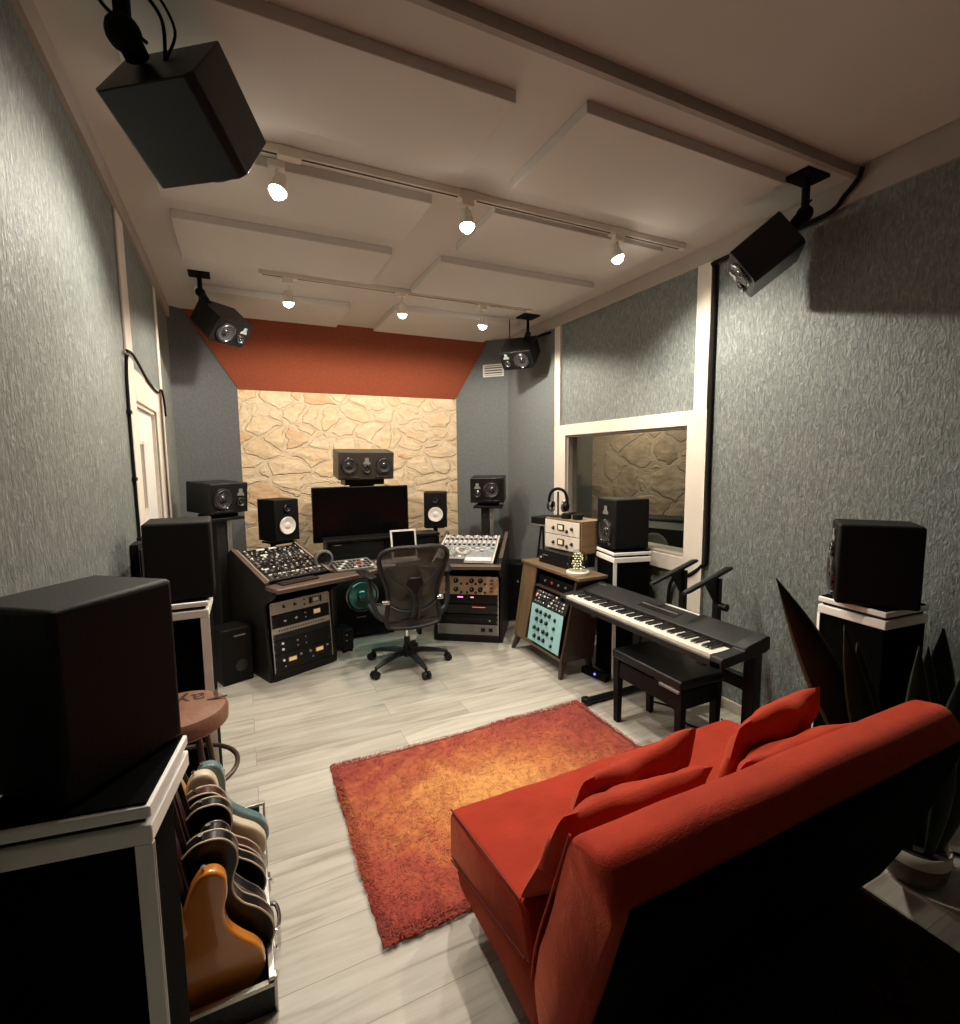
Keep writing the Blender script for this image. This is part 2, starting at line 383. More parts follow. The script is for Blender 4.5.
def spline(pts, n=8, closed=True):
    pts = [Vector(p) for p in pts]; k = len(pts); out = []
    for i in range(k if closed else k-1):
        p0, p1, p2, p3 = (pts[(i-1) % k], pts[i], pts[(i+1) % k], pts[(i+2) % k]) if closed else (pts[max(i-1,0)], pts[i], pts[i+1], pts[min(i+2,k-1)])
        for j in range(n):
            t = j/n
            out.append(.5*((2*p1)+(-p0+p2)*t+(2*p0-5*p1+4*p2-p3)*t*t+(-p0+3*p1-3*p2+p3)*t**3))
    if not closed: out.append(pts[-1])
    return out
def copy_tree(o, parent=None):
    c = o.copy(); COL.objects.link(c)
    if parent: c.parent = parent
    for ch in list(o.children): copy_tree(ch, c)
    return c

# ------------------------------------------------------------------ camera
cam = bpy.data.objects.new('camera', bpy.data.cameras.new('camera')); COL.objects.link(cam)
yaw, pit, rol = R(25.613), R(5.955), R(.5695)
fw = Vector((math.sin(yaw)*math.cos(pit), math.cos(yaw)*math.cos(pit), -math.sin(pit)))
r0 = Vector((math.cos(yaw), -math.sin(yaw), 0)); d0 = fw.cross(r0)
rv = math.cos(rol)*r0+math.sin(rol)*d0; dv = -math.sin(rol)*r0+math.cos(rol)*d0
mw = Matrix((( rv.x, -dv.x, -fw.x, 0), (rv.y, -dv.y, -fw.y, 0), (rv.z, -dv.z, -fw.z, 1.65), (0,0,0,1)))
cam.matrix_world = mw
cam.data.sensor_fit = 'HORIZONTAL'; cam.data.sensor_width = 36; cam.data.lens = 36*499.6/960; cam.data.clip_start = .02
bpy.context.scene.camera = cam
sc = bpy.context.scene
sc.view_settings.view_transform = 'Standard'; sc.view_settings.look = 'None'; sc.view_settings.gamma = 1; sc.view_settings.use_curve_mapping = False
sc.view_settings.exposure = -0.1
sc.cycles.use_denoising = True
sc.cycles.max_bounces = 8; sc.cycles.diffuse_bounces = 5; sc.cycles.glossy_bounces = 3; sc.cycles.transparent_max_bounces = 12
sc.cycles.sample_clamp_indirect = 4
w = bpy.data.worlds.new('world'); sc.world = w; w.use_nodes = True
w.node_tree.nodes['Background'].inputs[0].default_value = (.5,.48,.45, 1); w.node_tree.nodes['Background'].inputs[1].default_value = .01
# ------------------------------------------------------------------ the room
XL, XR, HC, HN, YR = -.495, 2.82, 3.01, 3.055, -2.4
YS = 5.57
struct('floor', MB().b2((XL-.1, YR-.1, -.1), (XR+.1, YS+.1, 0)), M['floor'])
struct('ceiling', MB().b2((XL-.1, 1.56, HC), (XR+.1, YS+.1, HC+.15)), M['ceil'])
struct('ceiling_rear', MB().b2((XL-.1, YR-.1, HN), (XR+.1, 1.56, HN+.1)), M['ceil'])
# left wall with door opening y 3.30..4.05, z 0..2.0
wl = MB()
for a, b in (((XL-.12, YR, 0), (XL, 3.32, HC+.04)), ((XL-.12, 4.04, 0), (XL, 5.25, HC)), ((XL-.12, 3.32, 2.0), (XL, 4.04, HC))): wl.b2(a, b)
struct('wall_left', wl, M['paper'])
# right wall with window opening y 2.517..3.95, z .948..1.87
wr = MB()
for a, b in (((XR, YR, 0), (XR+.1, 2.517, HC+.04)), ((XR, 3.95, 0), (XR+.1, 4.13, HC)), ((XR, 2.517, 0), (XR+.1, 3.95, .948)), ((XR, 2.517, 1.87), (XR+.1, 3.95, HC))): wr.b2(a, b)
struct('wall_right', wr, M['paper'])
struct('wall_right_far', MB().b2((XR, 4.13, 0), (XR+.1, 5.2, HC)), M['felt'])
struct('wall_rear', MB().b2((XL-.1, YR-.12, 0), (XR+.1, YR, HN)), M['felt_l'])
struct('wall_back', MB().b2((XL, YS, 0), (XR, YS+.12, HC)), M['stone'])
# angled side panels of the back wall
def slab(x0, y0, x1, y1, z0, z1, th, m, name):
    n = Vector((y1-y0, x0-x1, 0)).normalized()*th
    if n.y < 0: n = -n
    mb = MB(); mb.prism([(x0, y0), (x1, y1), (x1+n.x, y1+n.y), (x0+n.x, y0+n.y)], z0, z1, 'XY'); return struct(name, mb, m)
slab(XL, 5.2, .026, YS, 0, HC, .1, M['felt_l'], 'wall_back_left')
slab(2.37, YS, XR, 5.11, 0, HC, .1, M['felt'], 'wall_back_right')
# rust coloured panel leaning from the stone top up to the ceiling
mb = MB(); mb.prism([(5.27, HC), (YS-.002, 2.365), (YS-.002, HC)], XL+.02, XR-.02, 'YZ')
# trim its ends along the angled walls
bm = mb.bm
for co, no in (((XL+.005, 5.2-.008, 0), Vector((-(YS-5.2), (.026-XL), 0))), ((XR-.005, 5.11-.008, 0), Vector((YS-5.11, XR-2.37, 0)))):
    g = bm.verts[:]+bm.edges[:]+bm.faces[:]
    res = bmesh.ops.bisect_plane(bm, geom=g, plane_co=Vector(co), plane_no=no.normalized(), clear_outer=True)
    ed = [e for e in res['geom_cut'] if isinstance(e, bmesh.types.BMEdge)]
    bmesh.ops.holes_fill(bm, edges=bm.edges[:], sides=0)
struct('wall_back_upper', mb, M['rust'])

# crown, trims
struct('trim_1', MB().b2((XL, 1.535, HC-.10), (XL+.022, 5.2, HC-.001)).b2((XL, YR, HC-.10), (XL+.022, 1.5349, HN-.001)), M['crown'])
struct('trim_2', MB().b2((XR-.022, 1.535, HC-.11), (XR, 5.1, HC-.001)).b2((XR-.022, YR, HC-.11), (XR, 1.5349, HN-.001)), M['crown'])
struct('trim_3', MB().b2((XL, 1.535, HC-.001), (XR, 1.561, HN)), M['crown'])
t = MB(); t.b2((XR-.028, 2.36, .02), (XR, 2.517, 1.97)); t.b2((XR-.028, 2.36, 1.97), (XR, 2.47, HC-.11)); struct('trim_4', t, M['trim'], .003)
t = MB(); t.b2((XR-.028, 3.95, .02), (XR, 4.13, 1.97)); t.b2((XR-.028, 4.04, 1.97), (XR, 4.13, HC-.11)); struct('trim_5', t, M['trim'], .003)
# window in the right wall
win = MB(); y0, y1, z0, z1 = 2.517, 3.95, .948, 1.87
win.b2((XR-.03, y0, z1), (XR, y1, z1+.10)); win.b2((XR-.03, y0, z0-.11), (XR, y1, z0))
wf = struct('window_1', win, M['trim'], .003)
mb = MB()
for a, b in (((XR, y0, z0), (XR+.1, y0+.015, z1)), ((XR, y1-.015, z0), (XR+.1, y1, z1)), ((XR, y0, z1-.015), (XR+.1, y1, z1)), ((XR-.02, y0, z0), (XR+.2, y1, z0+.015))): mb.b2(a, b, M['crown'])
mb.build('window_reveal', None, wf)
MB().b2((XR+.045, y0+.012, z0+.012), (XR+.055, y1-.012, z1-.012)).build('pane', M['glass'], wf)
struct('baseboard_right', MB().b2((XR-.015, YR, 0), (XR, 5.1, .07)), M['trim'], .003)
struct('baseboard_left', MB().b2((XL, YR, 0), (XL+.015, 3.14, .07)), M['trim'], .003)
# left door and its posts
t = MB(); t.b2((XL, 3.13, 0), (XL+.013, 3.30, HC-.10)); struct('trim_6', t, M['trim'], .004)
t = MB(); t.b2((XL, 3.30, 1.99), (XL+.013, 4.06, 2.16)); struct('trim_7', t, M['trim'], .004)
t = MB(); t.b2((XL, 4.06, 0), (XL+.013, 4.30, 2.16)); t.b2((XL, 4.36, 2.16), (XL+.013, 4.44, HC-.10)); t.b2((XL, 4.30, 0), (XL+.013, 4.44, 2.16)); struct('trim_8', t, M['trim'], .004)
mb = MB()
mb.b2((XL-.11, 3.32, 0), (XL, 3.335, 2.0)); mb.b2((XL-.11, 4.025, 0), (XL, 4.04, 2.0)); mb.b2((XL-.11, 3.32, 1.97), (XL, 4.04, 2.0))
df = struct('door_1', mb, M['trim'])
MB().b2((XL-.055, 3.336, .01), (XL-.02, 4.024, 1.968)).build('door_leaf', M['fill_w'], df, .003)
dw = MB(); 
for a, b in (((XL-.02, 3.42, 1.36), (XL-.008, 3.44, 1.78)), ((XL-.02, 3.56, 1.36), (XL-.008, 3.58, 1.78)), ((XL-.02, 3.42, 1.36), (XL-.008, 3.58, 1.38)), ((XL-.02, 3.42, 1.76), (XL-.008, 3.58, 1.78)), ((XL-.02, 3.495, 1.36), (XL-.010, 3.505, 1.78))): dw.b2(a, b, M['trim'])
dw = dw.build('door_window', None, df)
MB().b2((XL-.0205, 3.43, 1.37), (XL-.017, 3.57, 1.77)).build('pane', M['doorglass'], dw)
MB().b2((XL-.02, 3.44, 1.22), (XL-.016, 3.60, 1.30)).build('door_sign', M['sticker'], df)
h = MB(); h.cyl((XL-.02, 3.96, 1.0), (XL+.03, 3.96, 1.0), .012); h.cyl((XL+.025, 3.96, 1.0), (XL+.025, 3.87, 1.0), .01); h.build('door_handle', M['alu'], df)

# live room seen through the window
struct('wall_live_room', MB().b2((4.5, 1.0, 0), (4.6, 5.7, 2.7)), M['stone2'])
struct('wall_live_room_end', MB().b2((XR+.1, 6.3, 0), (4.6, 6.4, 2.7)), M['felt'])
struct('wall_live_room_return', MB().b2((4.5, 5.7, 0), (4.6, 6.4, 2.7)), M['felt'])
struct('wall_live_room_near', MB().b2((XR+.1, .9, 0), (4.6, 1.0, 2.7)), M['felt'])
struct('floor_live_room', MB().b2((XR+.1, .9, -.1), (4.6, 6.4, 0)), M['floor'])
struct('ceiling_live_room', MB().b2((XR+.1, .9, 2.7), (4.6, 6.4, 2.8)), M['ceil'])
struct('wall_live_room_side', MB().b2((XR+.1, 5.2, 0), (XR+.15, 6.4, 2.7)), M['felt'])
so = thing('sofa', 'dark upholstered couch against the brown stone wall behind the window glass', 'sofa', (4.1, 3.9, 0), R(-90))
for nm, a, b in (('seat', (-.9, -.4, .12), (.9, .15, .45)), ('backrest', (-.9, .1, .4), (.9, .38, .98)), ('armrest', (-1.1, -.4, .1), (-.9, .38, .7)), ('armrest', (.9, -.4, .1), (1.1, .38, .7))):
    MB().b2(a, b).build(nm, M['upholst'], so, .04, 3)
for sx in (-1, 1):
    for sy in (-.33, .3): MB().cyl((sx*1.0, sy, 0), (sx*1.0, sy, .12), .025).build('leg', M['black'], so)
am = thing('reflection_box', 'made-up dark box with a shiny ring, standing in for a reflection in the window', 'reflection stand-in', (3.45, 3.35, .0), R(-70))
MB().b2((-.3, -.14, .55), (.3, .14, 1.12)).build('cabinet', M['cab'], am, .015)  # made-up box in place of a reflection in the window glass
for sx in (-1, 1):
    for sy in (-1, 1): MB().cyl((sx*.27, sy*.16, 0), (sx*.25, sy*.10, .55), .015).build('leg', M['black'], am)
mb = MB(); mb.lathe([(.12, .0), (.13, .012), (.11, .014), (.095, .004), (.03, .004), (.0, .016)], (0, -.142, .86), '-Y', m=M['shine']); mb.build('speaker_cone', None, am)  # shiny ring stands for the reflected arcs
MB().b2((-.27, -.15, 1.03), (.27, -.138, 1.09)).build('control_panel', M['mgrey'], am)

# ceiling acoustic panels
PN = 'sound absorbing ceiling panels'
for x0, x1, ya, yb, lab in (
    (-.28, 1.0, 1.74, 2.24, 'flat painted ceiling panel above the near left speaker, in front of the lights'),
    (1.27, 2.46, 1.67, 2.27, 'flat painted ceiling panel beside the near right speaker bracket'),
    (-.28, .97, 2.56, 3.05, 'flat painted ceiling panel just beyond the near light track on the left'),
    (1.31, 2.52, 2.51, 3.05, 'flat painted ceiling panel just beyond the near light track on the right'),
    (-.26, .96, 3.27, 3.87, 'flat painted left ceiling panel right before the far light track'),
    (1.29, 2.56, 3.25, 3.91, 'flat painted right ceiling panel right before the far light track'),
    (-.24, .94, 4.52, 5.20, 'flat painted left ceiling panel touching the rust coloured wall'),
    (1.31, 2.55, 4.40, 5.20, 'flat painted right ceiling panel touching the rust coloured wall')):
    o = MB().b2((x0, ya, HC-.045), (x1, yb, HC)).build('ceiling_panel', M['panel'], None, .003); tag(o, lab, 'ceiling panel', PN)

# light tracks and lamps
def track(x0, x1, y, breaks, lab):
    o = thing('lighting_track', lab, 'track light rail', (0, y, HC))
    MB().b2((x0, -.018, -.035), (x1, .018, -.001)).build('rail', M['lamp_sh'], o, .002)
    pr = x0+.02
    for bx in breaks+[x1]:
        MB().b2((pr, -.008, -.037), (bx-.05, .004, -.034)).build('slot', M['slot'], o); pr = bx+.05
    for bx in breaks: MB().b2((bx-.05, -.024, -.045), (bx+.05, .024, -.003)).build('connector', M['lamp_sh'], o, .003)
track(.05, 2.65, 2.46, [.27, 1.12, 2.10], 'long pale light track carrying the three near spotlights')
track(.20, 2.45, 4.0, [.41, 1.24, 1.97], 'long pale light track carrying the far spotlights before the rust wall')
lens = MB(); lens.lathe([(0, -.036), (.018, -.032), (.031, -.018), (.036, 0), (.033, .004), (0, .004)], ax='Z'); lensme = lens.mesh('lens', M['lamp_on'])
lens = MB(); lens.lathe([(0, -.036), (.018, -.032), (.031, -.018), (.034, 0), (.033, .004), (0, .004)], ax='Z'); lensred = lens.mesh('lens', M['lamp_red'])
def lamp(x, y, z, aim, lab, red=False, power=70, size=.03, spot=142, blend=.75):
    o = thing('spotlight', lab, 'spotlight', (x, y, HC-.045), group='ceiling spotlights')
    dz = z-(HC-.045)
    MB().b2((-.035, -.02, -.03), (.035, .02, .0)).build('adapter', M['lamp_sh'], o, .003)
    d = (Vector(aim)-Vector((x, y, z))).normalized(); q = (-d).to_track_quat('Z', 'Y')
    MB().cyl((0, 0, -.03), (0, 0, dz+.05), .006).build('stem', M['lamp_sh'], o)
    h = MB(); h.lathe([(.0, .085), (.022, .082), (.030, .06), (.040, .0), (.037, -.0), (.028, .05), (.0, .06)], n=24)
    hd = h.build('lamp_head', M['lamp_sh'], o, loc=(0, 0, dz)); hd.rotation_mode = 'QUATERNION'; hd.rotation_quaternion = q
    ln = inst('lens', lensred if red else lensme, hd, (0, 0, .004))
    L = bpy.data.lights.new('lamp', 'SPOT'); L.energy = power; L.spot_size = R(spot); L.spot_blend = blend; L.shadow_soft_size = size
    L.color = (1, .74, .58) if red else (1, .91, .76)
    lo = bpy.data.objects.new('lamp_light', L); COL.objects.link(lo); lo.location = Vector((x, y, z))+d*.045
    lo.rotation_mode = 'QUATERNION'; lo.rotation_quaternion = q
LP = 118
lamp(.22, 2.50, 2.84, (-.35, 2.0, .9), 'lit white spotlight at the left end of the near track', power=LP)
lamp(1.12, 2.455, 2.84, (1.1, 2.0, 0), 'lit white spotlight glaring in the middle of the near track', power=LP*1.0, spot=112)
lamp(2.105, 2.455, 2.84, (2.65, 2.0, .9), 'lit white spotlight at the right end of the near track', power=LP)
lamp(.39, 4.0, 2.80, (.55, 4.45, 0), 'lit white spotlight at the left end of the far track', power=LP*.75, spot=172, blend=.25)
lamp(1.23, 3.95, 2.80, (1.2, 4.2, 0), 'small reddish spotlight in the middle of the far track', True, power=60, spot=170, blend=.25)
lamp(1.96, 4.0, 2.80, (1.9, 4.45, 0), 'lit white spotlight at the right end of the far track', power=LP*.75, spot=172, blend=.25)
L = bpy.data.lights.new('live_room_fill', 'AREA'); L.energy = 34; L.size = .5; L.color = (1, .86, .68)  # added lamp, out of view, to brighten the room behind the window
lo = bpy.data.objects.new('live_room_fill_light', L); COL.objects.link(lo); lo.location = (3.7, 4.6, 2.6)
lt = thing('added_ceiling_light', 'added round light, out of view, brightening the room behind the window', 'added light', (3.7, 4.6, 2.7))
mb = MB(); mb.lathe([(0, -.05), (.22, -.045), (.26, -.02), (.26, 0), (0, 0)]); mb.build('lamp_shade', M['cmeter'], lt)

# air vent on the right angled wall
a = math.atan2(5.11-YS, XR-2.37)
P = Vector((2.70, 5.233, 2.67)); nrm = Vector((-(YS-5.11), -(XR-2.37), 0)).normalized()
v = thing('air_vent', 'small white slatted air vent high on the grey wall beside the rust panel', 'vent', P+nrm*.002, a)
mb = MB(); 
for q in (((-.125, -.014, .055), (.125, 0, .07)), ((-.125, -.014, -.07), (.125, 0, -.055)), ((-.125, -.014, -.055), (-.108, 0, .055)), ((.108, -.014, -.055), (.125, 0, .055))): mb.b2(*q)
mb.build('frame', M['white'], v, .002)
MB().b2((-.11, -.004, -.057), (.11, -.001, .057)).build('backing', M['grille'], v)
for i in range(4): MB().box((0, -.009, -.042+i*.028), (.216, .003, .018), rot=Matrix.Rotation(R(-35), 3, 'X')).build('slat', M['white'], v)

# wall cables
c = MB(); c.tube(spline([(XR-.02, 2.355, 2.87), (XR-.02, 2.34, 2.80), (XR-.015, 2.34, 2.2), (XR-.015, 2.34, 1.6), (XR-.015, 2.335, 1.0), (XR-.02, 2.36, .92), (XR-.03, 2.45, .84), (XR-.03, 2.62, .74), (XR-.02, 2.64, .3), (XR-.02, 2.64, .02)], 8, False), .013)
tag(c.build('cable', M['soft']), 'thick black cable running down the cream post beside the window', 'cable')
c = MB(); c.tube(spline([(XR-.035, 2.355, 2.875), (XR-.035, 2.1, 2.885), (XR-.035, 1.95, 2.88), (XR-.035, 1.66, 2.885), (XR-.035, 1.58, 2.94), (XR-.04, 1.52, 2.99), (XR-.05, 1.50, 3.03)], 8, False), .012)
tag(c.build('cable', M['soft']), 'black cable clipped along the ceiling moulding behind the near right speaker', 'cable')
c = MB(); c.tube(spline([(XL+.022, 3.07, 2.19), (XL+.015, 3.075, 2.15), (XL+.009, 3.08, 2.0), (XL+.009, 3.08, 1.5), (XL+.009, 3.085, 1.1), (XL+.009, 3.085, .5), (XL+.022, 3.085, .08), (XL+.03, 3.09, .01)], 8, False), .008)
for z in (1.9, 1.56, 1.25): c.b2((XL+.0, 3.06, z), (XL+.019, 3.11, z+.018))
tag(c.build('cable', M['soft']), 'thin black cable clipped down the post beside the white door', 'cable')
c = MB(); c.tube(spline([(XL+.022, 3.07, 2.21), (XL+.024, 3.25, 2.215), (XL+.022, 3.7, 2.15), (XL+.022, 4.1, 2.13), (XL+.024, 4.28, 2.17), (XL+.022, 4.40, 2.11), (XL+.02, 4.46, 2.0)], 8, False), .007)
tag(c.build('cable', M['soft']), 'thin black cable drooping over the white door header', 'cable')
c = MB(); c.tube(spline([(2.80, 5.0, 2.88), (2.79, 4.8, 2.87), (2.785, 4.45, 2.88), (2.785, 4.2, 2.87)], 6, False), .012)
tag(c.build('cable', M['soft']), 'black cable under the ceiling moulding behind the far right speaker', 'cable')

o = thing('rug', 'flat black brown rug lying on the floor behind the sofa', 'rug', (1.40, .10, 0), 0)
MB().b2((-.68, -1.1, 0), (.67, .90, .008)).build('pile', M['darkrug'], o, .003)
# ------------------------------------------------------------------ loudspeakers
def cone_mesh(r, kind='dark'):
    mb = MB()
    if kind == 'white':
        mb.lathe([(r*1.16, 0), (r*1.14, .006), (r*1.02, .006), (r*1.0, .004)], ax='-Y', m=M['black'], n=36)
        mb.lathe([(r*1.0, .004), (r*.94, .009), (r*.87, .007), (r*.4, .001), (r*.36, .003), (r*.2, .006), (0, .007)], ax='-Y', m=M['wcone'], n=36)
    else:
        mb.lathe([(r*1.18, 0), (r*1.15, .010), (r*1.04, .013), (r*1.0, .010)], ax='-Y', m=M['ring'], n=36)
        mb.lathe([(r*1.0, .010), (r*.92, .015), (r*.82, .011), (r*.42, .0015)], ax='-Y', m=M['cone'], n=36)
        mb.lathe([(r*.42, .0015), (r*.36, .009), (r*.22, .015), (0, .018)], ax='-Y', m=M['ring'], n=24)
    return mb.mesh('driver')
def monitor(label, loc, rot, w, d, h, drivers, marks=(), group=None, name='studio_monitor', centre=False, slot=None, body='cab', bevel=.008, chamfer=0, cat='speaker'):
    o = thing(name, label, cat, loc, rot, group)
    z0 = -h/2 if centre else 0
    mb = MB()
    if chamfer:
        c = chamfer
        mb.prism([(-w/2+c, z0), (w/2-c, z0), (w/2, z0+c), (w/2, z0+h-c*.3), (w/2-c*.3, z0+h), (-w/2+c*.3, z0+h), (-w/2, z0+h-c*.3), (-w/2, z0+c)], -d/2, d/2, 'XZ')
    else: mb.b2((-w/2, -d/2, z0), (w/2, d/2, z0+h))
    mb.build('cabinet', M[body], o, bevel, 3)
    for nm, x, z, r, k in drivers:
        inst(nm, cone_mesh(r, k), o, (x, -d/2-.001, z0+z))
    for x, z, s in marks:       # pale folded-ribbon tweeter with a trapezoid front
        mb = MB(); mb.prism([(-s*.62, -s*.5), (s*.62, -s*.5), (s*.55, -s*.2), (s*.32, s*.0), (s*.28, s*.55), (-s*.28, s*.55), (-s*.32, 0), (-s*.55, -s*.2)], -.006, .0, 'XZ')
        mb.build('tweeter', M['mgrey'], o, .0015, loc=(x, -d/2-.001, z0+z))
    if slot:
        for (x0, x1, za, zb) in slot: 
            mb = MB(); mb.b2((x0, -d/2-.004, z0+za), (x1, -d/2+.001, z0+zb)); mb.build('port', M['ring'], o, .002)
    return o
def bracket(o, top, back, plate=(.12, .10), r=.012, plate_z=None):
    """black ceiling bracket: plate at the ceiling, post, joint on the cabinet back; coordinates in world space"""
    mi = (Matrix.LocRotScale(Vector(o.location), Euler(o.rotation_euler), None)).inverted()
    top = Vector(top); back = Vector(back)
    mb = MB(); mb.box(top-Vector((0, 0, .007)), (plate[0], plate[1], .014))
    mb.cyl(top-Vector((0, 0, .01)), Vector((top.x, top.y, back.z+.04)), r)
    mb.cyl(Vector((top.x, top.y, back.z+.06)), back, r*1.5)
    mb.sphere((top.x, top.y, back.z+.05), r*2.1)
    for v in mb.bm.verts: v.co = mi @ v.co
    return mb.build('ceiling_bracket', M['soft'], o)
def wcable(o, pts, r=.005, nm='cable'):
    mi = (Matrix.LocRotScale(Vector(o.location), Euler(o.rotation_euler), None)).inverted()
    mb = MB(); mb.tube([mi @ v for v in spline(pts, 6, False)], r, 8); return mb.build(nm, M['soft'], o)
H3 = [('woofer', -.055, .10, .068, 'dark'), ('midrange', .095, .075, .03, 'dark')]
H3m = [('woofer', .055, .10, .068, 'dark'), ('midrange', -.095, .075, .03, 'dark')]
CG = 'ceiling mounted surround speakers'
def world_pt(o, v): return Matrix.LocRotScale(Vector(o.location), Euler(o.rotation_euler), None) @ Vector(v)
# rotations: 'XYZ' euler (rx tilt first, then yaw)
s = monitor('large looking black speaker hanging tilted from the ceiling, nearest on the left', (-.086, 1.868, 2.696), (R(35.5), 0, R(143.2)), .317, .263, .221, H3, [(.095, .15, .05)], CG, 'ceiling_speaker', True, body='cabsheen', chamfer=.02)
bk = world_pt(s, (0, .14, .02)); print('NLback', bk)
mb = bracket(s, (-.225, 1.80, HC), bk+Vector((-.05,.02,0)), (.13, .13), .022)
wcable(s, [(bk.x-.02, bk.y-.02, bk.z+.02), (bk.x-.12, bk.y+.0, bk.z+.10), (bk.x-.13, bk.y+.02, bk.z+.17), (-.25, 1.80, 2.99)], .005)
wcable(s, [(bk.x+.02, bk.y, bk.z+.0), (bk.x+.02, bk.y-.02, bk.z+.09), (bk.x-.02, bk.y-.02, bk.z+.15), (-.19, 1.79, 2.98)], .005)
wcable(s, [(bk.x+.02, bk.y, bk.z+.0), (bk.x+.05, bk.y-.01, bk.z+.08), (bk.x+.01, bk.y-.03, bk.z+.15), (-.18, 1.81, 2.98)], .004)
s = monitor('black speaker on a ceiling bracket at the far left, before the rust wall', (-.06, 4.508, 2.728), (R(41.4), 0, R(41.7)), .319, .254, .205, H3, [(.095, .15, .05)], CG, 'ceiling_speaker', True, body='cabsheen', chamfer=.02)
bk = world_pt(s, (0, .13, .02)); bracket(s, (-.185, 4.27, HC), bk, (.14, .12), .016)
wcable(s, [bk, (bk.x-.09, bk.y-.02, bk.z+.06), (bk.x-.07, bk.y-.05, bk.z+.16), (-.2, 4.25, 2.99)])
s = monitor('black speaker on a ceiling bracket by the right wall, nearest on the right', (2.534, 1.819, 2.689), (R(36.8), 0, R(-140.)), .30, .266, .205, H3m, [(-.09, .15, .05)], CG, 'ceiling_speaker', True, body='cabsheen', chamfer=.02)
bk = world_pt(s, (0, .135, .02)); bracket(s, (2.57, 1.64, HC), bk, (.17, .12), .018)
wcable(s, [bk, (bk.x+.07, bk.y-.04, bk.z+.06), (bk.x+.06, bk.y-.05, bk.z+.12), (2.60, 1.63, 2.9)])
s = monitor('black speaker on a ceiling bracket at the far right, in front of the air vent', (2.549, 4.371, 2.688), (R(42.6), 0, R(-50.7)), .325, .262, .195, H3m, [(-.095, .15, .05)], CG, 'ceiling_speaker', True, body='cabsheen', chamfer=.02)
bk = world_pt(s, (0, .13, .02)); bracket(s, (2.56, 4.24, HC), bk, (.17, .16), .014)
wcable(s, [(2.36, 4.24, 2.955), (2.36, 4.24, 2.85), (2.38, 4.27, 2.79), (2.44, 4.33, 2.74)])

# front row
s = monitor('black speaker lying on its side on a stand at the left end of the desk', (-.176, 4.612, 1.250), (R(4), 0, R(38)), .345, .29, .245, [('woofer', -.06, .118, .075, 'dark'), ('midrange', .10, .085, .033, 'dark')], [(.10, .165, .055)], None, slot=[(-.13, .03, .015, .028)], body='cabsheen')
s = monitor('black speaker lying on its side on a stand behind the mixer desk at the right', (2.39, 4.77, 1.213), (R(4), 0, R(-32.5)), .352, .30, .262, [('woofer', .05, .135, .075, 'dark'), ('midrange', -.10, .095, .033, 'dark')], [(-.10, .175, .055)], None, slot=[(-.03, .13, .02, .033)], body='cabsheen')
s = monitor('wide black centre speaker with two cones standing above the big screen', (1.092, 4.91, 1.492), (R(8), 0, R(1)), .53, .266, .262, [('woofer', -.165, .135, .068, 'dark'), ('woofer', .165, .135, .068, 'dark'), ('midrange', 0, .10, .034, 'dark')], [(0, .175, .058)], None, slot=[(-.23, -.08, .018, .030), (.08, .23, .018, .030)], body='cabbrown')
# stands for the front row
def stand_far(label, x, y, rz, ztop, base=(.34, .30)):
    o = thing('speaker_stand', label, 'speaker stand', (x, y, 0), rz)
    MB().b2((-.15, -.13, ztop-.055), (.15, .13, ztop-.03)).build('top_plate', M['black'], o, .004)
    mb = MB(); mb.b2((-.11, -.10, ztop-.029), (.11, .10, ztop-.001)); mb.build('isolation_pad', M['soft'], o, .004)
    mb = MB(); mb.b2((-.075, -.075, .03), (.01, .09, ztop-.055)); mb.build('column', M['dgrey'], o, .004)
    MB().b2((.02, -.08, .03), (.06, -.04, ztop-.055)).build('post', M['alu'], o, .004)
    MB().b2((-base[0]/2, -base[1]/2, 0), (base[0]/2, base[1]/2, .03)).build('base_plate', M['black'], o, .004)
    return o
stand_far('dark column stand under the sideways speaker left of the desk', -.176, 4.612, R(38), 1.236, (.24, .24))
stand_far('grey pole stand under the sideways speaker behind the mixer desk', 2.39, 4.77, R(-32.5), 1.199, (.26, .26))
o = thing('speaker_stand', 'black stand carrying the centre speaker behind the big screen', 'speaker stand', (1.095, 4.98, 0))
MB().b2((-.19, -.12, 1.42), (.19, .12, 1.475)).build('top_plate', M['black'], o, .004)
MB().b2((-.12, .0, .03), (.12, .06, 1.42)).build('column', M['black'], o, .004)
MB().b2((-.25, -.18, 0), (.25, .18, .03)).build('base_plate', M['black'], o, .004)
# black subwoofer on the floor at the far left
o = thing('subwoofer', 'tall narrow black subwoofer on the floor left of the desk', 'speaker', (-.14, 4.14, 0), R(20))
MB().b2((-.09, -.11, 0), (.13, .10, .42)).build('cabinet', M['cab'], o, .008)
mb = MB(); mb.lathe([(.0, .004), (.035, .004), (.045, .0)], (.045, -.111, .13), '-Y', m=M['dgrey']); mb.build('port', None, o)
MB().b2((.0, -.114, .36), (.08, -.108, .368)).build('badge', M['mgrey'], o)

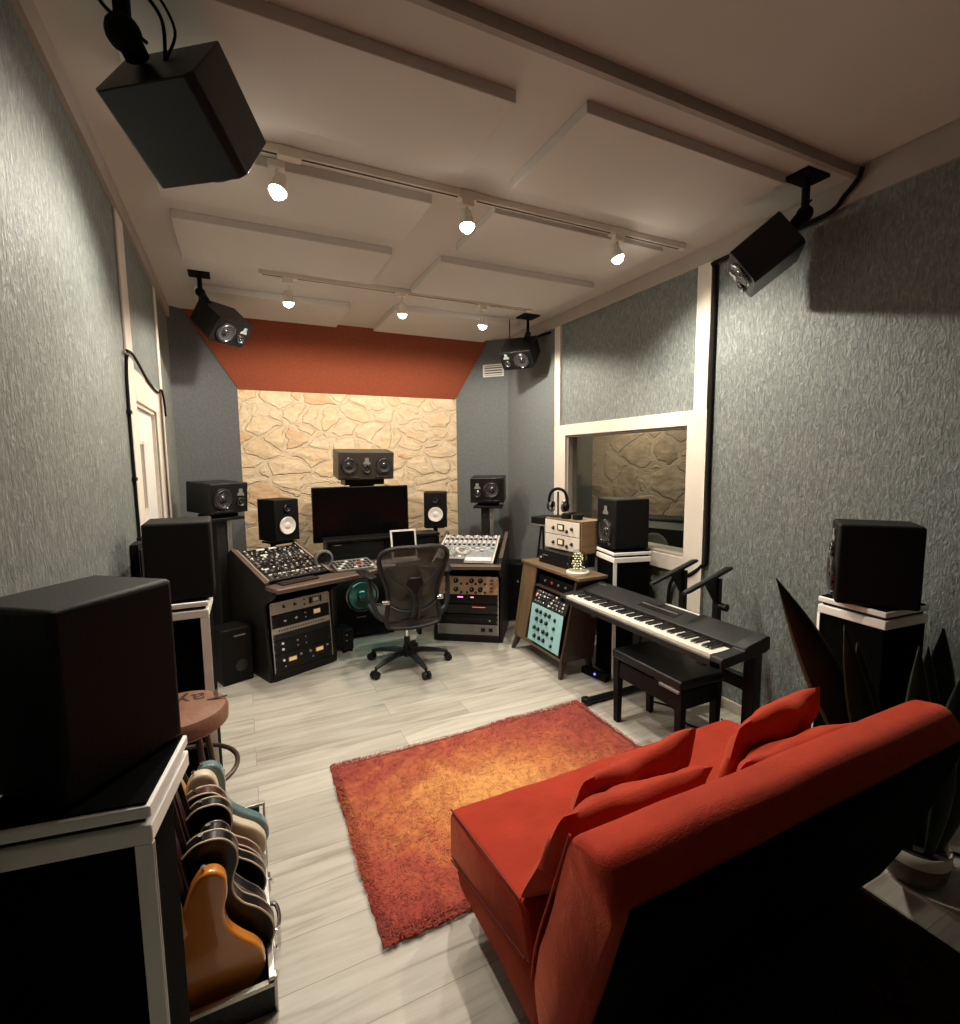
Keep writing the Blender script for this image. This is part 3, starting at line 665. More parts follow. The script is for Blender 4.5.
# white-coned pair
WG = [('woofer', 0, .135, .077, 'white'), ('tweeter', 0, .285, .028, 'dark')]
monitor('black speaker with white cone standing left of the big screen', (.289, 4.715, .966), (0, 0, R(28)), .232, .27, .362, WG, name='studio_monitor', body='cab')
monitor('black speaker with white cone standing right of the big screen', (1.873, 5.0, .953), (0, 0, R(-22)), .24, .27, .365, WG, name='studio_monitor', body='cab')
for x, y, rz, sd in ((.289, 4.745, 28, 'left'), (1.873, 5.03, -22, 'right')):
    o = thing('speaker_stand', 'short black pedestal under the white-coned speaker on the %s' % sd, 'speaker stand', (x, y, 0), R(rz))
    MB().b2((-.1, -.1, .935), (.1, .12, .9515)).build('top_plate', M['black'], o, .004)
    MB().cyl((0, .1, .02), (0, .1, .935), .025).build('column', M['black'], o)
    MB().b2((-.12, .04, 0), (.12, .2, .02)).build('base_plate', M['black'], o, .003)

# surround speakers on black stands trimmed with white boards
def surround(label, slabel, x, y, rz, w, d, h, ztop, strips=((1,-1),), srz=None, cd=None, sww=.03, drivers=None, marks=(), sw=.31, sd=.31, so=(0,0), slot=None):
    s = monitor(label, (x, y, ztop+.004), (0, 0, R(rz)), w, d, h, drivers or [('woofer', 0, .11, .075, 'dark'), ('midrange', 0, .22, .03, 'dark')], marks or [(0, .285, .05)], None, 'surround_speaker', slot=slot, bevel=.012)
    o = thing('speaker_stand', slabel, 'speaker stand', (x+so[0], y+so[1], 0), R(rz if srz is None else srz))
    a, b = sw/2, sd/2
    MB().b2((-a+.006, -b+.006, .0), (a-.006, b-.006 if cd is None else -b+cd, ztop-.080)).build('column', M['blackcloth'], o, .004)
    MB().b2((-a, -b, ztop-.028), (a, b, ztop-.004)).build('top_board', M['white_w'], o, .004)
    MB().b2((-a+.008, -b+.008, ztop-.0038), (a-.008, b-.008, ztop+.001)).build('rubber_pad', M['blackcloth'], o)
    MB().b2((-a+.014, -b+.014, ztop-.042), (a-.014, b-.014, ztop-.028)).build('spacer', M['black'], o)
    MB().b2((-a, -b, ztop-.080), (a, b, ztop-.042)).build('lower_board', M['white_w'], o, .004)
    for cx_, cy_ in strips:
        mb = MB(); px, py = cx_*a, cy_*b
        mb.b2((px, py, 0), (px-cx_*sww, py-cy_*.006, ztop-.080)); mb.b2((px, py-cy_*.006, 0), (px-cx_*.006, py-cy_*.012, ztop-.080))
        mb.build('corner_strip', M['white_w'], o)
    MB().b2((-a, -b, 0), (a, b, .015)).build('base', M['black'], o)
    return s
surround('big black speaker in the left foreground seen from behind', 'black cloth stand with white edges in the left foreground', -.317, 1.27, 141.2, .218, .263, .375, 1.012, sw=.29, sd=.26, srz=-9, so=(.0085,-.056), cd=.15)
surround('black speaker on a white edged stand beside the white door', 'black cloth stand with white edges beside the brown round stool', -.27, 2.72, 181.4, .268, .268, .36, 1.02, sw=.30, sd=.30, srz=-.8, so=(-.039,.005), sww=.036)
surround('black speaker with a grey cone on the white edged stand in front of the window', 'black cloth stand with white edges between the wooden cabinet and the window', 2.617, 2.944, -99.8, .276, .284, .377, .970, sw=.297, sd=.297, so=(-.015,-.029), drivers=[('woofer', 0, .13, .08, 'dark')], marks=[(0, .29, .06)], slot=[(-.09, -.05, .03, .05), (.04, .08, .03, .05)], srz=-13.7, strips=((-1,-1),), sww=.024)
surround('black speaker turned away on the stand behind the plant on the right', 'black cloth stand with white edges behind the plant on the right', 2.478, 1.193, -144.7, .231, .29, .347, 1.012, sw=.285, sd=.285, srz=-5, so=(.040,.016), strips=((-1,1),), sww=.02)
# ------------------------------------------------------------------ rack gear helpers
KM = {}
def knob_me(r, h, m, pointer=True):
    k = (round(r, 4), round(h, 4), m.name)
    if k not in KM:
        mb = MB(); mb.lathe([(r, 0), (r*.96, h*.8), (r*.8, h), (0, h)], ax='-Y', m=m, n=14)
        if pointer and m is not M['shine']: mb.b2((-r*.08, -h*1.05, 0), (r*.08, -h*.9, r*.85), M['white'])
        KM[k] = mb.mesh('knob')
    return KM[k]
def unit(label, loc, rot, w, h, d, face, knobs=(), meters=(), rows=(), cat='audio device', name='rack_unit', body='black', group=None, ears=True, buttons=(), leds=()):
    """front panel at local y=0 facing -y, base at z=0"""
    o = thing(name, label, cat, loc, rot, group)
    MB().b2((-w/2+.02, .004, .002), (w/2-.02, d, h-.002)).build('chassis', M[body], o, .002)
    mb = MB(); mb.b2((-w/2, 0, 0), (w/2, .004, h)); mb.build('front_panel', M[face], o, .001)
    for x, z, r, m in knobs: inst('knob', knob_me(r, r*.9, M[m]), o, (x, 0, z))
    for x, z, a, b, m, bz in meters:
        q = MB().b2((x-a/2-.006, -.005, z-b/2-.006), (x+a/2+.006, 0, z+b/2+.006)).build('meter', M[bz], o, .001)
        MB().b2((x-a/2, -.007, z-b/2), (x+a/2, -.004, z+b/2)).build('dial', M[m], q)
    if buttons:
        for x, z, a, b, m in buttons: MB().b2((x-a/2, -.006, z-b/2), (x+a/2, 0, z+b/2)).build('button', M[m], o)
    for x, z, a, b, m in leds: MB().b2((x-a/2, -.003, z-b/2), (x+a/2, 0, z+b/2)).build('indicator', M[m], o)
    if ears:
        mb = MB()
        for sx in (-1, 1):
            for zz in (h*.2, h*.8): mb.cyl((sx*(w/2-.008), 0, zz), (sx*(w/2-.008), -.003, zz), .004, n=8)
        mb.build('screws', M['shine'], o)
    return o
class Fr:
    def __init__(s, x, y, rz): s.o = Vector((x, y, 0)); s.a = R(rz); s.u = Vector((math.cos(s.a), math.sin(s.a), 0)); s.v = Vector((-math.sin(s.a), math.cos(s.a), 0))
    def w(s, u, v, z): return s.o+s.u*u+s.v*v+Vector((0, 0, z))
# -------------------------------------------------------------- desk cabinets
L_ = Fr(.158, 3.93, 23); R_ = Fr(1.57, 4.2, -34.5)
def make_desk(F, W, label, zs, k, v0, rail):
    """zs: height of the sloping top at v=0, k: its slope, v0: where the slope starts"""
    S = lambda v, d=0.: (v, zs+k*v+d)
    o = thing('rack_desk', label, 'desk', F.w(0, 0, 0), F.a)
    side = [(.0, 0), (.60, 0), (.66, .05), (.66, zs+k*.575-.06), S(.575, -.005), S(max(v0, -.0), -.010), (-.115, .728), (-.125, .70), (-.09, .655), (.03, .60), (.055, .57), (.03, .30), (-.005, .06)]
    for a in (-.035, W+.010): MB().prism(side, a, a+.025, 'YZ').build('side_panel', M['deskside'], o, .003)
    MB().prism([(-.01, .0), (.60, .0), (.60, .062), (-.01, .062)], -.009, W+.009, 'YZ').build('bottom_panel', M['deskside'], o, .003)
    MB().b2((-.009, .60, .063), (W+.009, .615, .86)).build('back_panel', M['deskside'], o)
    MB().prism([S(.0, -.085), S(.575, -.085), S(.575, -.10), S(.0, -.10)], -.009, W+.009, 'YZ').build('gear_shelf', M['deskside'], o)
    mb = MB()
    for x0_, x1_ in ((-.037, -.004), (W+.004, W+.037)): mb.prism([S(max(v0, .0), -.009), S(.575, -.004), S(.575, .003), S(max(v0, .0), -.001)], x0_, x1_, 'YZ')
    mb.build('top_rim', M['desk'], o, .001)
    for u in (.002, W-.008):
        mb = MB(); mb.prism([(-.004, .06), (-.004, .10), (.028, .585), (.034, .585), (.004, .06)], u, u+.007, 'YZ'); mb.build('rack_rail', M['alu'], o)
    for u in (-.004, W-.004):
        mb = MB(); mb.prism([S(.012, .0), S(.540, .0), S(.540, .005), S(.012, .005)], u, u+.008, 'YZ')
        if rail: mb.build('slope_rail', M['lip'], o)
    return o
ZL, KL, ZR, KR = .7675, .328, .784, .262
dl = make_desk(L_, .50, 'dark left desk pod with sloping gear top and rack bay below', ZL, KL, 0, True)
dr = make_desk(R_, .565, 'dark right desk pod with mixer on top and rack bay below', ZR, KR, 0, False)
# the walnut worktop wrapping from the left pod round to the right pod
def pt(F, u, v): q = F.w(u, v, 0); return (q.x, q.y)
poly = [pt(L_, -.04, -.20), pt(L_, .64, -.235), (1.0, 4.08), (1.16, 4.11), (1.38, 4.06), (1.47, 3.94), pt(R_, -.10, -.26), pt(R_, .61, -.20), pt(R_, .605, -.12), pt(R_, -.05, -.12), (1.62, 4.50), (.62, 4.50), pt(L_, .54, -.006), pt(L_, -.04, -.006)]
dk = thing('desk_worktop', 'walnut brown worktop with a pale front edge joining the two desk pods', 'desk', (1.1, 4.2, 0))
mb = MB(); mb.prism([(x-1.1, y-4.2) for x, y in poly], .715, .748, 'XY'); mb.build('top', M['desk'], dk, .004)
mb = MB()
fr = poly[:8]
for (xa, ya), (xb, yb) in zip(fr[:-1], fr[1:]):
    A, B = Vector((xa-1.1, ya-4.2, .743)), Vector((xb-1.1, yb-4.2, .743)); n = Vector((B.y-A.y, A.x-B.x, 0)).normalized()*.003
    mb.poly([A+n, B+n, B+n+Vector((0,0,.008)), A+n+Vector((0,0,.008)), A-n, B-n, B-n+Vector((0,0,.008)), A-n+Vector((0,0,.008))], [(0,1,2,3),(4,7,6,5),(0,4,5,1),(3,2,6,7),(0,3,7,4),(1,5,6,2)])
mb.build('edge_band', M['lip'], dk)
MB().b2((-.42, .22, .0), (-.39, .30, .714)).build('leg', M['black'], dk); MB().b2((.36, .22, .0), (.39, .30, .714)).build('leg', M['black'], dk)
# raised black shelf (bridge) behind the worktop
br = thing('desk_bridge', 'black raised shelf behind the keyboards, under the big screen', 'desk shelf', (1.25, 4.52, 0))
MB().b2((-.59, .0, .925), (.48, .24, .95)).build('shelf', M['black'], br, .003)
MB().b2((-.57, .21, .75), (.46, .225, .925)).build('back_panel', M['cab'], br)
for x in (-.59, -.06, .455): MB().b2((x, .005, .7485), (x+.02, .21, .925)).build('divider', M['black'], br)
for x in (-.59, .45): MB().b2((x, .18, 0), (x+.04, .24, .7485)).build('leg', M['black'], br)
for i, (xa, xb) in enumerate(((-.565, -.065), (-.035, .45))):
    for j in range(3):
        o = unit(('black rack unit %s of the %s bay under the desk bridge' % (('at the bottom', 'in the middle', 'on top')[j], ('left', 'right')[i])), (1.25+(xa+xb)/2, 4.53, .752+j*.056), 0, xb-xa-.01, .052, .18, 'black',
                 leds=[(-(xb-xa)/2+.07, .038, .07, .006, 'mgrey')] if (i == 0 and j == 2) else (), cat='audio device', group=None, ears=False)
# big screen
tv = thing('monitor_screen', 'big dark widescreen display standing behind the desk', 'screen', (1.046, 4.83, .0), R(-4))
MB().b2((-.455, -.02, .885), (.455, .02, 1.41)).build('housing', M['black'], tv, .006)
MB().b2((-.445, -.0225, .90), (.445, -.019, 1.40)).build('screen', M['screen'], tv)
MB().b2((-.04, .02, .4), (.04, .06, 1.1)).build('stand_post', M['black'], tv); MB().b2((-.2, .0, .0), (.2, .10, .02)).build('stand_foot', M['black'], tv)
MB().b2((-.03, .02, .015), (.03, .06, .41)).build('stand_riser', M['black'], tv)

# -------------------------------------------------------------- gear
rnd = random.Random(3)
def slope_loc(F, u, s_, zs=ZL, k=KL):
    t = math.atan(k); return F.w(u, s_*math.cos(t), zs+s_*math.sin(t))
TL, TR = math.atan(KL), math.atan(KR)
def slope_unit(F, u0, u1, s0, s1, label, face, knobs, **k):
    return unit(label, slope_loc(F, (u0+u1)/2, s0), (TL-PI/2, 0, F.a), u1-u0, s1-s0, .05, face, knobs, **k)
rowlab = [('lowest row of silver buttons and knobs on the left sloping gear bay', 'dgrey'), ('second row up on the left sloping gear bay, with large dark knobs', 'black'),
          ('middle row of dark knobs on the left sloping gear bay', 'black'), ('fourth row up on the left sloping gear bay, with white keys', 'dgrey'), ('topmost row on the left sloping gear bay, with pale meters', 'black')]
W = .485
for i, (lab, fc) in enumerate(rowlab):
    s0 = .012+i*.106; kn = []; bt = []; me_ = []
    def row(z, n, r, ms, jit=.0, skip=()):
        for q in range(n):
            if q in skip: continue
            kn.append((-W/2+.03+(W-.06)*q/(n-1)+rnd.uniform(-jit, jit), z+rnd.uniform(-jit, jit)*.5, r*rnd.uniform(.9, 1.1), ms[(q*5+i) % len(ms)]))
    if i == 0: row(.022, 12, .009, ('shine', 'cone', 'mgrey'), .004); row(.052, 11, .011, ('shine', 'mgrey', 'black'), .004); bt += [(-.20+.037*q, .082, .024, .012, ('white', 'mgrey', 'cream')[q % 3]) for q in range(12)]
    if i == 1: row(.025, 9, .013, ('shine', 'mgrey', 'black'), .004); row(.058, 12, .009, ('mgrey', 'shine', 'black'), .003); row(.086, 10, .008, ('shine', 'cream'), .003); bt += [(-.19, .066, .05, .020, 'white')]
    if i == 2: row(.025, 10, .012, ('shine', 'black', 'mgrey'), .004); row(.056, 8, .015, ('black', 'dgrey', 'shine'), .005); row(.086, 11, .009, ('shine', 'mgrey'), .004)
    if i == 3: row(.025, 12, .009, ('shine', 'cream', 'mgrey'), .003); row(.052, 9, .011, ('shine', 'white'), .004); row(.084, 9, .011, ('dgrey', 'shine'), .005, (2, 3)); me_ += [(-.10, .080, .055, .020, 'white', 'black')]
    if i == 4: row(.022, 12, .009, ('white', 'shine', 'mgrey', 'black'), .003); row(.050, 10, .010, ('mgrey', 'shine'), .004); row(.078, 9, .010, ('shine', 'dgrey'), .003, (2, 3, 4, 5)); me_ += [(-.085, .076, .065, .024, 'white', 'black'), (.02, .078, .065, .024, 'white', 'black')]
    slope_unit(L_, .007, .493, s0, s0+.102, lab, fc, kn, meters=me_, buttons=bt)
# small flat controller on the worktop in front
o = thing('pocket_controller', 'small flat dark device lying on the worktop before the left gear bay', 'audio device', L_.w(.19, -.068, .7495), L_.a)
MB().b2((-.15, -.045, 0), (.15, .045, .012)).build('body', M['brownb'], o, .003)
MB().b2((-.14, -.02, .012), (.14, .038, .015)).build('key_pad', M['dgrey'], o)

# left rack bay
def bay(F, u, z, lean=.055):   # location on the slightly leaning rack front
    return F.w(u, -.003+(z-.06)*lean, z)
LT = -math.atan(.062)
def bay_unit(F, z0, h, label, face, w=.484, uc=.25, **k): return unit(label, bay(F, uc, z0), (LT, 0, F.a), w, h, .28, face, **k)
bay_unit(L_, .505, .092, 'silver rack unit with a meter, topmost in the left rack bay', 'silver', knobs=[(-.14, .05, .012, 'black'), (-.05, .05, .012, 'black'), (.03, .07, .007, 'dgrey'), (.03, .03, .007, 'dgrey')], meters=[(.125, .052, .05, .03, 'cream', 'black')], buttons=[(.08, .05, .02, .05, 'black'), (.17, .05, .012, .05, 'black')])
bay_unit(L_, .405, .092, 'black rack unit with silver knobs and one amber meter in the left rack bay', 'black', knobs=[(-.14, .04, .013, 'shine'), (-.05, .045, .013, 'shine'), (.03, .065, .008, 'shine'), (.03, .03, .008, 'shine')], meters=[(.13, .055, .055, .032, 'amber', 'ambbez')])
bay_unit(L_, .355, .044, 'thin silver patch panel in the middle of the left rack bay', 'silver', buttons=[(-.19+.022*q, .022, .008, .008, 'black') for q in range(18)])
bay_unit(L_, .310, .040, 'thin dark rack unit below the silver patch panel', 'dgrey')
bay_unit(L_, .20, .105, 'black compressor with white knobs, right above the lowest in the left rack bay', 'black', knobs=[(-.17, .075, .010, 'white'), (-.17, .030, .010, 'white'), (-.05, .07, .008, 'mgrey'), (-.05, .03, .008, 'redknob'), (.02, .08, .006, 'mgrey'), (.02, .03, .006, 'mgrey')])
bay_unit(L_, .065, .13, 'black compressor with two amber meters, lowest in the left rack bay', 'black', knobs=[(-.17, .08, .010, 'white'), (-.03, .09, .012, 'mgrey'), (.05, .09, .012, 'mgrey'), (.20, .10, .010, 'shine'), (-.16, .03, .007, 'mgrey'), (.07, .04, .007, 'mgrey')], meters=[(-.10, .075, .06, .026, 'amber', 'ambbez'), (.13, .085, .06, .026, 'amber', 'ambbez')])
# right pod: mixer and rack units
KN = []
cols = [-.232+.0464*q for q in range(11)]
for q, x in enumerate(cols):
    for j, z in enumerate((.570, .530, .490, .450, .410, .372)):
        KN.append((x, z, (.013, .015, .015, .013, .015, .012)[j], (('cream', 'black')[(q+j) % 2], 'cream', 'black', 'white', 'white', 'black')[j]))
FAD = [(x, .12+.06*((q*7) % 4)/3, .026, .030, ('white', 'cream', 'white', 'mgrey')[q % 4]) for q, x in enumerate(cols[:6])]
FAD += [(x, .23+.034*j, .030, .018, ('mgrey', 'cream', 'teal', 'white')[(q+j) % 4]) for q, x in enumerate(cols) for j in (0, 1, 2) if (q*2+j) % 3]
mx = unit('large silver mixing console with rows of knobs on the right desk pod', slope_loc(R_, .262, -.125, ZR+.006, KR), (TR-PI/2, 0, R_.a), .53, .60, .035, 'console', KN, buttons=FAD, ears=False, name='mixing_console', cat='mixer', leds=[(x, .34, .034, .010, ('teal', 'mgrey')[q % 2]) for q, x in enumerate(cols)])
mb = MB(); mb.b2((-.269, -.006, 0), (-.258, .02, .60)); mb.b2((.258, -.006, 0), (.269, .02, .60)); mb.build('side_trim', M['cream'], mx, .002)
mb = MB(); mb.b2((.02, -.014, .015), (.25, .0, .085)); mb.build('script_strip', M['white'], mx, .002)
mb = MB(); mb.b2((-.265, -.003, .0), (.01, .0, .07)); mb.build('arm_rest', M['black'], mx, .002)
mb = MB()
for x in cols[:6]: mb.b2((x-.0015, -.002, .09), (x+.0015, .0, .22))
mb.build('fader_slots', M['black'], mx)
for k, (u, s_, r, mm, lab) in enumerate(((.10, .055, .062, 'creamg', 'pale cable coiled on the left of the mixing console'), (.235, .085, .058, 'cream', 'pale cable coiled in the middle of the mixing console'))):
    c = MB()
    for q in range(2):
        pts = []
        for a_ in range(28):
            a = 2*PI*a_/28; rr = r*(1-.10*q)+.004*math.sin(3*a+q)
            P = slope_loc(R_, u+rr*math.cos(a)*1.1+.003*q, s_+rr*math.sin(a)*1.25, ZR+.006, KR); P += Vector((0, 0, .024+.006*q+.003*math.sin(5*a))); pts.append(P)
        c.tube(pts, .0045, 6, closed=True)
    tag(c.build('cable', M[mm]), lab, 'cable')
def rbay(z0, h, label, face, **k): return unit(label, bay(R_, .2825, z0), (LT, 0, R_.a), .552, h, .28, face, **k)
rbay(.435, .165, 'champagne coloured preamp with two rows of black knobs in the right rack bay', 'gold',
     knobs=[(x, z, r, 'black') for z in (.125, .045) for x, r in ((-.19, .022), (-.11, .022), (.035, .022), (.115, .022))]+[(x, z-.022, .012, 'black') for z in (.12, .04) for x in (-.062, -.008, .072, .158)]+[(-.235, .03, .006, 'redknob'), (-.235, .11, .006, 'redknob')],
     buttons=[(.215, z, .03, .012, 'ambbez') for z in (.13, .10, .06, .03)])
rbay(.35, .075, 'black rack unit with two pink lights in the right rack bay', 'black', leds=[(-.07, .06, .05, .008, 'magenta'), (.04, .06, .03, .008, 'magenta')])
rbay(.26, .08, 'plain black rack unit in the middle of the right rack bay', 'dgrey', leds=[(.10, .06, .12, .004, 'redled')])
rbay(.17, .08, 'black rack unit with a row of small dark keys in the right rack bay', 'black', buttons=[(-.19+.045*q, .04, .03, .02, 'dgrey') for q in range(9)], leds=[(.2, .03, .012, .012, 'white')])
rbay(.065, .095, 'grey rack unit with two dark sockets, lowest in the right rack bay', 'mgrey', buttons=[(.14, .05, .035, .03, 'black'), (.21, .05, .035, .03, 'black')])
# things on the worktop
o = thing('desk_speaker', 'small round black desk speaker with a grey ring beside the left gear bay', 'speaker', (.585, 4.25, .749), R(12))
mb = MB(); mb.lathe([(.0, -.06), (.05, -.055), (.072, -.02), (.078, .02), (.070, .034), (.058, .036), (.054, .026)], (0, 0, .095), '-Y', m=M['black'], n=36); mb.lathe([(.078, .02), (.082, .026), (.078, .036), (.064, .040), (.058, .036)], (0, 0, .095), '-Y', m=M['mgrey'], n=36); mb.build('housing', None, o)
mb = MB(); mb.lathe([(.054, .026), (.03, .008), (.025, .014), (0, .02)], (0, 0, .095), '-Y', m=M['cone'], n=30); mb.build('speaker_cone', None, o)
mb = MB(); mb.lathe([(.06, 0), (.055, .012), (.018, .02), (.012, .03), (0, .03)]); mb.build('foot', M['black'], o)
o = thing('control_surface', 'grey desk controller with many small keys and a red button', 'controller', (.90, 4.245, .7495), R(6))
MB().prism([(-.13, 0), (.13, 0), (.13, .05), (-.13, .018)], -.24, .10, 'YZ').build('body', M['mgrey'], o, .003)
ksl = math.atan(.032/.26)
for i in range(9):
    for j in range(4):
        x = -.215+.035*i; y = -.10+.055*j
        if i in (5, 6) and j in (1, 2): continue
        MB().box((x, y, .018+.002+(y+.13)*.123), (.022, .026, .010), rot=Matrix.Rotation(ksl, 3, 'X')).build('key', M['white'] if (i*3+j) % 4 == 0 else M['dgrey'], o)
mb = MB(); mb.lathe([(.022, 0), (.022, .014), (0, .016)]); mb.build('jog_wheel', M['redknob'], o, loc=(-.025, -.015, .034))
o = thing('computer_keyboard', 'slim white computer keyboard between the controller and the chair', 'keyboard', (1.24, 4.30, .7495), R(2))
MB().prism([(-.06, 0), (.06, 0), (.06, .014), (-.06, .008)], -.19, .19, 'YZ').build('body', M['white'], o, .002)
mb = MB()
for i in range(15):
    for j in range(5): mb.box((-.175+.025*i, -.045+.0225*j, .013+j*.0012), (.021, .018, .004))
mb.build('keys', M['cream'], o)
o = thing('drawing_pad', 'white flat pad lying on the worktop beside the chair arm', 'tray', (1.07, 4.14, .7495), R(-8))
MB().b2((-.14, -.03, 0), (.10, .05, .012)).build('pad', M['white'], o, .003)
o = thing('tablet', 'white framed tablet propped upright behind the office chair', 'tablet', (1.325, 4.36, .7635), (R(-14), 0, R(-3)))
MB().b2((-.12, -.004, .0), (.12, .004, .262)).build('case', M['white'], o, .006, 3)
MB().b2((-.103, -.006, .016), (.103, -.003, .246)).build('screen', M['screen'], o)
MB().box((0, .07, .11), (.1, .004, .25), rot=Matrix.Rotation(R(35), 3, 'X')).build('prop_stand', M['dgrey'], o)

# subwoofer under the desk with teal light painted into its cone colour
o = thing('subwoofer', 'big black subwoofer under the desk with a round cone tinted as if teal lit', 'speaker', (.99, 4.72, 0.0), R(2))
MB().b2((-.30, -.16, .04), (.30, .07, .64)).build('cabinet', M['cab'], o, .01)
mb = MB(); mb.lathe([(.155, 0), (.153, .012), (.138, .012), (.135, .004)], (-.03, -.161, .41), '-Y', m=M['ring'], n=48); mb.build('ring', None, o)
mb = MB(); mb.lathe([(.135, .004), (.125, .016), (.112, .010), (.05, .001)], (-.03, -.161, .41), '-Y', m=M['tealcone'], n=48); mb.build('woofer', None, o)
mb = MB(); mb.lathe([(.052, .001), (.045, .016), (.03, .026), (0, .030)], (-.03, -.161, .41), '-Y', m=M['tealcone'], n=32); mb.build('dust_cap', None, o)
MB().b2((-.30, -.168, .09), (.30, -.158, .17)).build('port', M['soft'], o, .004)
MB().b2((-.09, -.166, .205), (-.0, -.160, .215)).build('badge', M['mgrey'], o)
for sx in (-.26, .26):
    for sy in (-.11, .03): MB().cyl((sx, sy, 0), (sx, sy, .04), .025).build('foot', M['soft'], o)
o = thing('light_strip', 'teal light strip glowing under the desk bridge', 'light', (1.0, 4.50, .70))
MB().b2((-.28, -.006, 0), (.28, .006, .008)).build('strip', M['tealled'], o)
L = bpy.data.lights.new('teal_strip', 'AREA'); L.shape = 'RECTANGLE'; L.size = .55; L.size_y = .02; L.energy = .5; L.color = (.4, 1, .88)
lo = bpy.data.objects.new('teal_strip_light', L); COL.objects.link(lo); lo.location = (1.0, 4.49, .692)
o = thing('pc_tower', 'dark computer box with silver buttons on the floor right of the left rack bay', 'computer', (.70, 4.36, 0), R(14))
MB().b2((-.0, -.10, .02), (.10, .12, .20)).build('case', M['black'], o, .006)
for z in (.16, .11): MB().sphere((.035, -.102, z), .010).build('button', M['shine'], o)
for a_, b_ in ((.015, -.08), (.085, -.08), (.015, .1), (.085, .1)): MB().cyl((a_, b_, 0), (a_, b_, .02), .012).build('foot', M['soft'], o)

# -------------------------------------------------------------- office chair
ch = thing('office_chair', 'grey mesh office chair on five castors standing before the desk', 'chair', (1.15, 3.79, 0), R(-3))
star0 = R(-97)
for k in range(5):
    a = star0+k*2*PI/5+R(18); dx, dy = math.cos(a), math.sin(a)
    mb = MB(); mb.tube([(0, 0, .115), (dx*.12, dy*.12, .118), (dx*.25, dy*.25, .098), (dx*.325, dy*.325, .078)], [.034, .030, .022, .016], 10, flat=.75)
    arm = mb.build('base_arm', M['dgrey'], ch)
    mb = MB(); mb.cyl((dx*.325, dy*.325, .085), (dx*.325, dy*.325, .05), .010, n=10); ax = Vector((-dy, dx, 0))
    c0 = Vector((dx*.335, dy*.335, .030))
    for q in (-1, 1): mb.cyl(c0+ax*q*.006, c0+ax*q*.028, .030, n=20)
    mb.cyl(c0-ax*.02, c0+ax*.02, .012, n=10); mb.build('castor', M['black'], arm)
MB().cyl((0, 0, .08), (0, 0, .17), .038, .030).build('hub', M['black'], ch)
MB().cyl((0, 0, .16), (0, 0, .36), .014).build('gas_lift', M['chrome'], ch)
MB().cyl((0, 0, .165), (0, 0, .24), .024).build('lift_sleeve', M['black'], ch)
mb = MB(); mb.prism([(-.16, .36), (.12, .36), (.16, .40), (.1, .43), (-.18, .43), (-.2, .40)], -.09, .09, 'YZ'); mb.build('tilt_mechanism', M['dgrey'], ch, .01)
# seat: framed mesh pan, front at +y
seat = [(-.17, -.22, .455), (.17, -.22, .455), (.25, -.17, .47), (.265, .0, .475), (.265, .17, .475), (.21, .24, .455), (0, .26, .445), (-.21, .24, .455), (-.265, .17, .475), (-.265, .0, .475), (-.25, -.17, .47)]
sp = spline(seat, 6)
mb = MB(); mb.tube(sp, .016, 8, closed=True, flat=.8); mb.build('seat_frame', M['dgrey'], ch)
mb = MB(); c = Vector((0, 0, .45)); rings = [[c+(p-c)*f-Vector((0, 0, .02*(1-f*f))) for p in sp] for f in (1., .75, .5, .25)]
n = len(sp); vs = [v for rg in rings for v in rg]+[c-Vector((0, 0, .02))]
fs = [(j*n+i, j*n+(i+1) % n, (j+1)*n+(i+1) % n, (j+1)*n+i) for j in range(3) for i in range(n)]+[(3*n+i, 3*n+(i+1) % n, 4*n) for i in range(n)]
mb.poly(vs, fs); mb.build('seat_mesh', M['mesh'], ch)
# backrest: wide at the top, drawn in at the waist, flaring again at the hips
def by(z, x=0): return -.235-.10*((z-.45)/.55)+.04*math.sin((z-.45)*5.2)-.0+.35*x*x
bo = [(0, 1.02), (.13, 1.02), (.22, 1.0), (.258, .955), (.255, .89), (.23, .80), (.20, .71), (.19, .62), (.20, .52), (.205, .45), (.17, .405), (0, .39)]
bo = bo+[(-x, z) for x, z in bo[-2:0:-1]]
bp = spline([(x, by(z, x), z) for x, z in bo], 6)
mb = MB(); mb.tube(bp, .023, 8, closed=True, flat=.7); mb.build('back_frame', M['dgrey'], ch)
mb = MB(); n = len(bp); cz = .73; rings = []
for f in (1., .8, .6, .4, .2):
    rings.append([Vector((p.x*f, by(cz+(p.z-cz)*f, p.x*f), cz+(p.z-cz)*f)) for p in bp])
vs = [v for rg in rings for v in rg]+[Vector((0, by(cz), cz))]
fs = [(j*n+i, j*n+(i+1) % n, (j+1)*n+(i+1) % n, (j+1)*n+i) for j in range(4) for i in range(n)]+[(4*n+i, 4*n+(i+1) % n, 5*n) for i in range(n)]
mb.poly(vs, fs); mb.build('back_mesh', M['mesh'], ch)
mb = MB()
for sx in (-1, 1): mb.tube(spline([(sx*.21, by(.86, .2)-.02, .86), (sx*.13, by(.78)-.035, .77), (sx*.03, by(.70)-.06, .68), (sx*.025, by(.55)-.07, .54), (sx*.03, -.20, .42)], 6, False), .013, 8)
mb.build('back_support', M['dgrey'], ch)
mb = MB(); mb.prism([(-.05, .66), (.05, .66), (.065, .74), (.05, .79), (-.05, .79), (-.065, .74)], by(.72)-.065, by(.72)-.035, 'XZ'); mb.build('spine_plate', M['black'], ch, .01)
mb = MB(); mb.tube(spline([(-.17, by(.58, .17)+.0, .57), (-.10, by(.56)-.02, .535), (0, by(.55)-.03, .525), (.10, by(.56)-.02, .535), (.17, by(.58, .17), .57)], 6, False), [.022]*25, 8, flat=.5); mb.build('lumbar_pad', M['black'], ch)
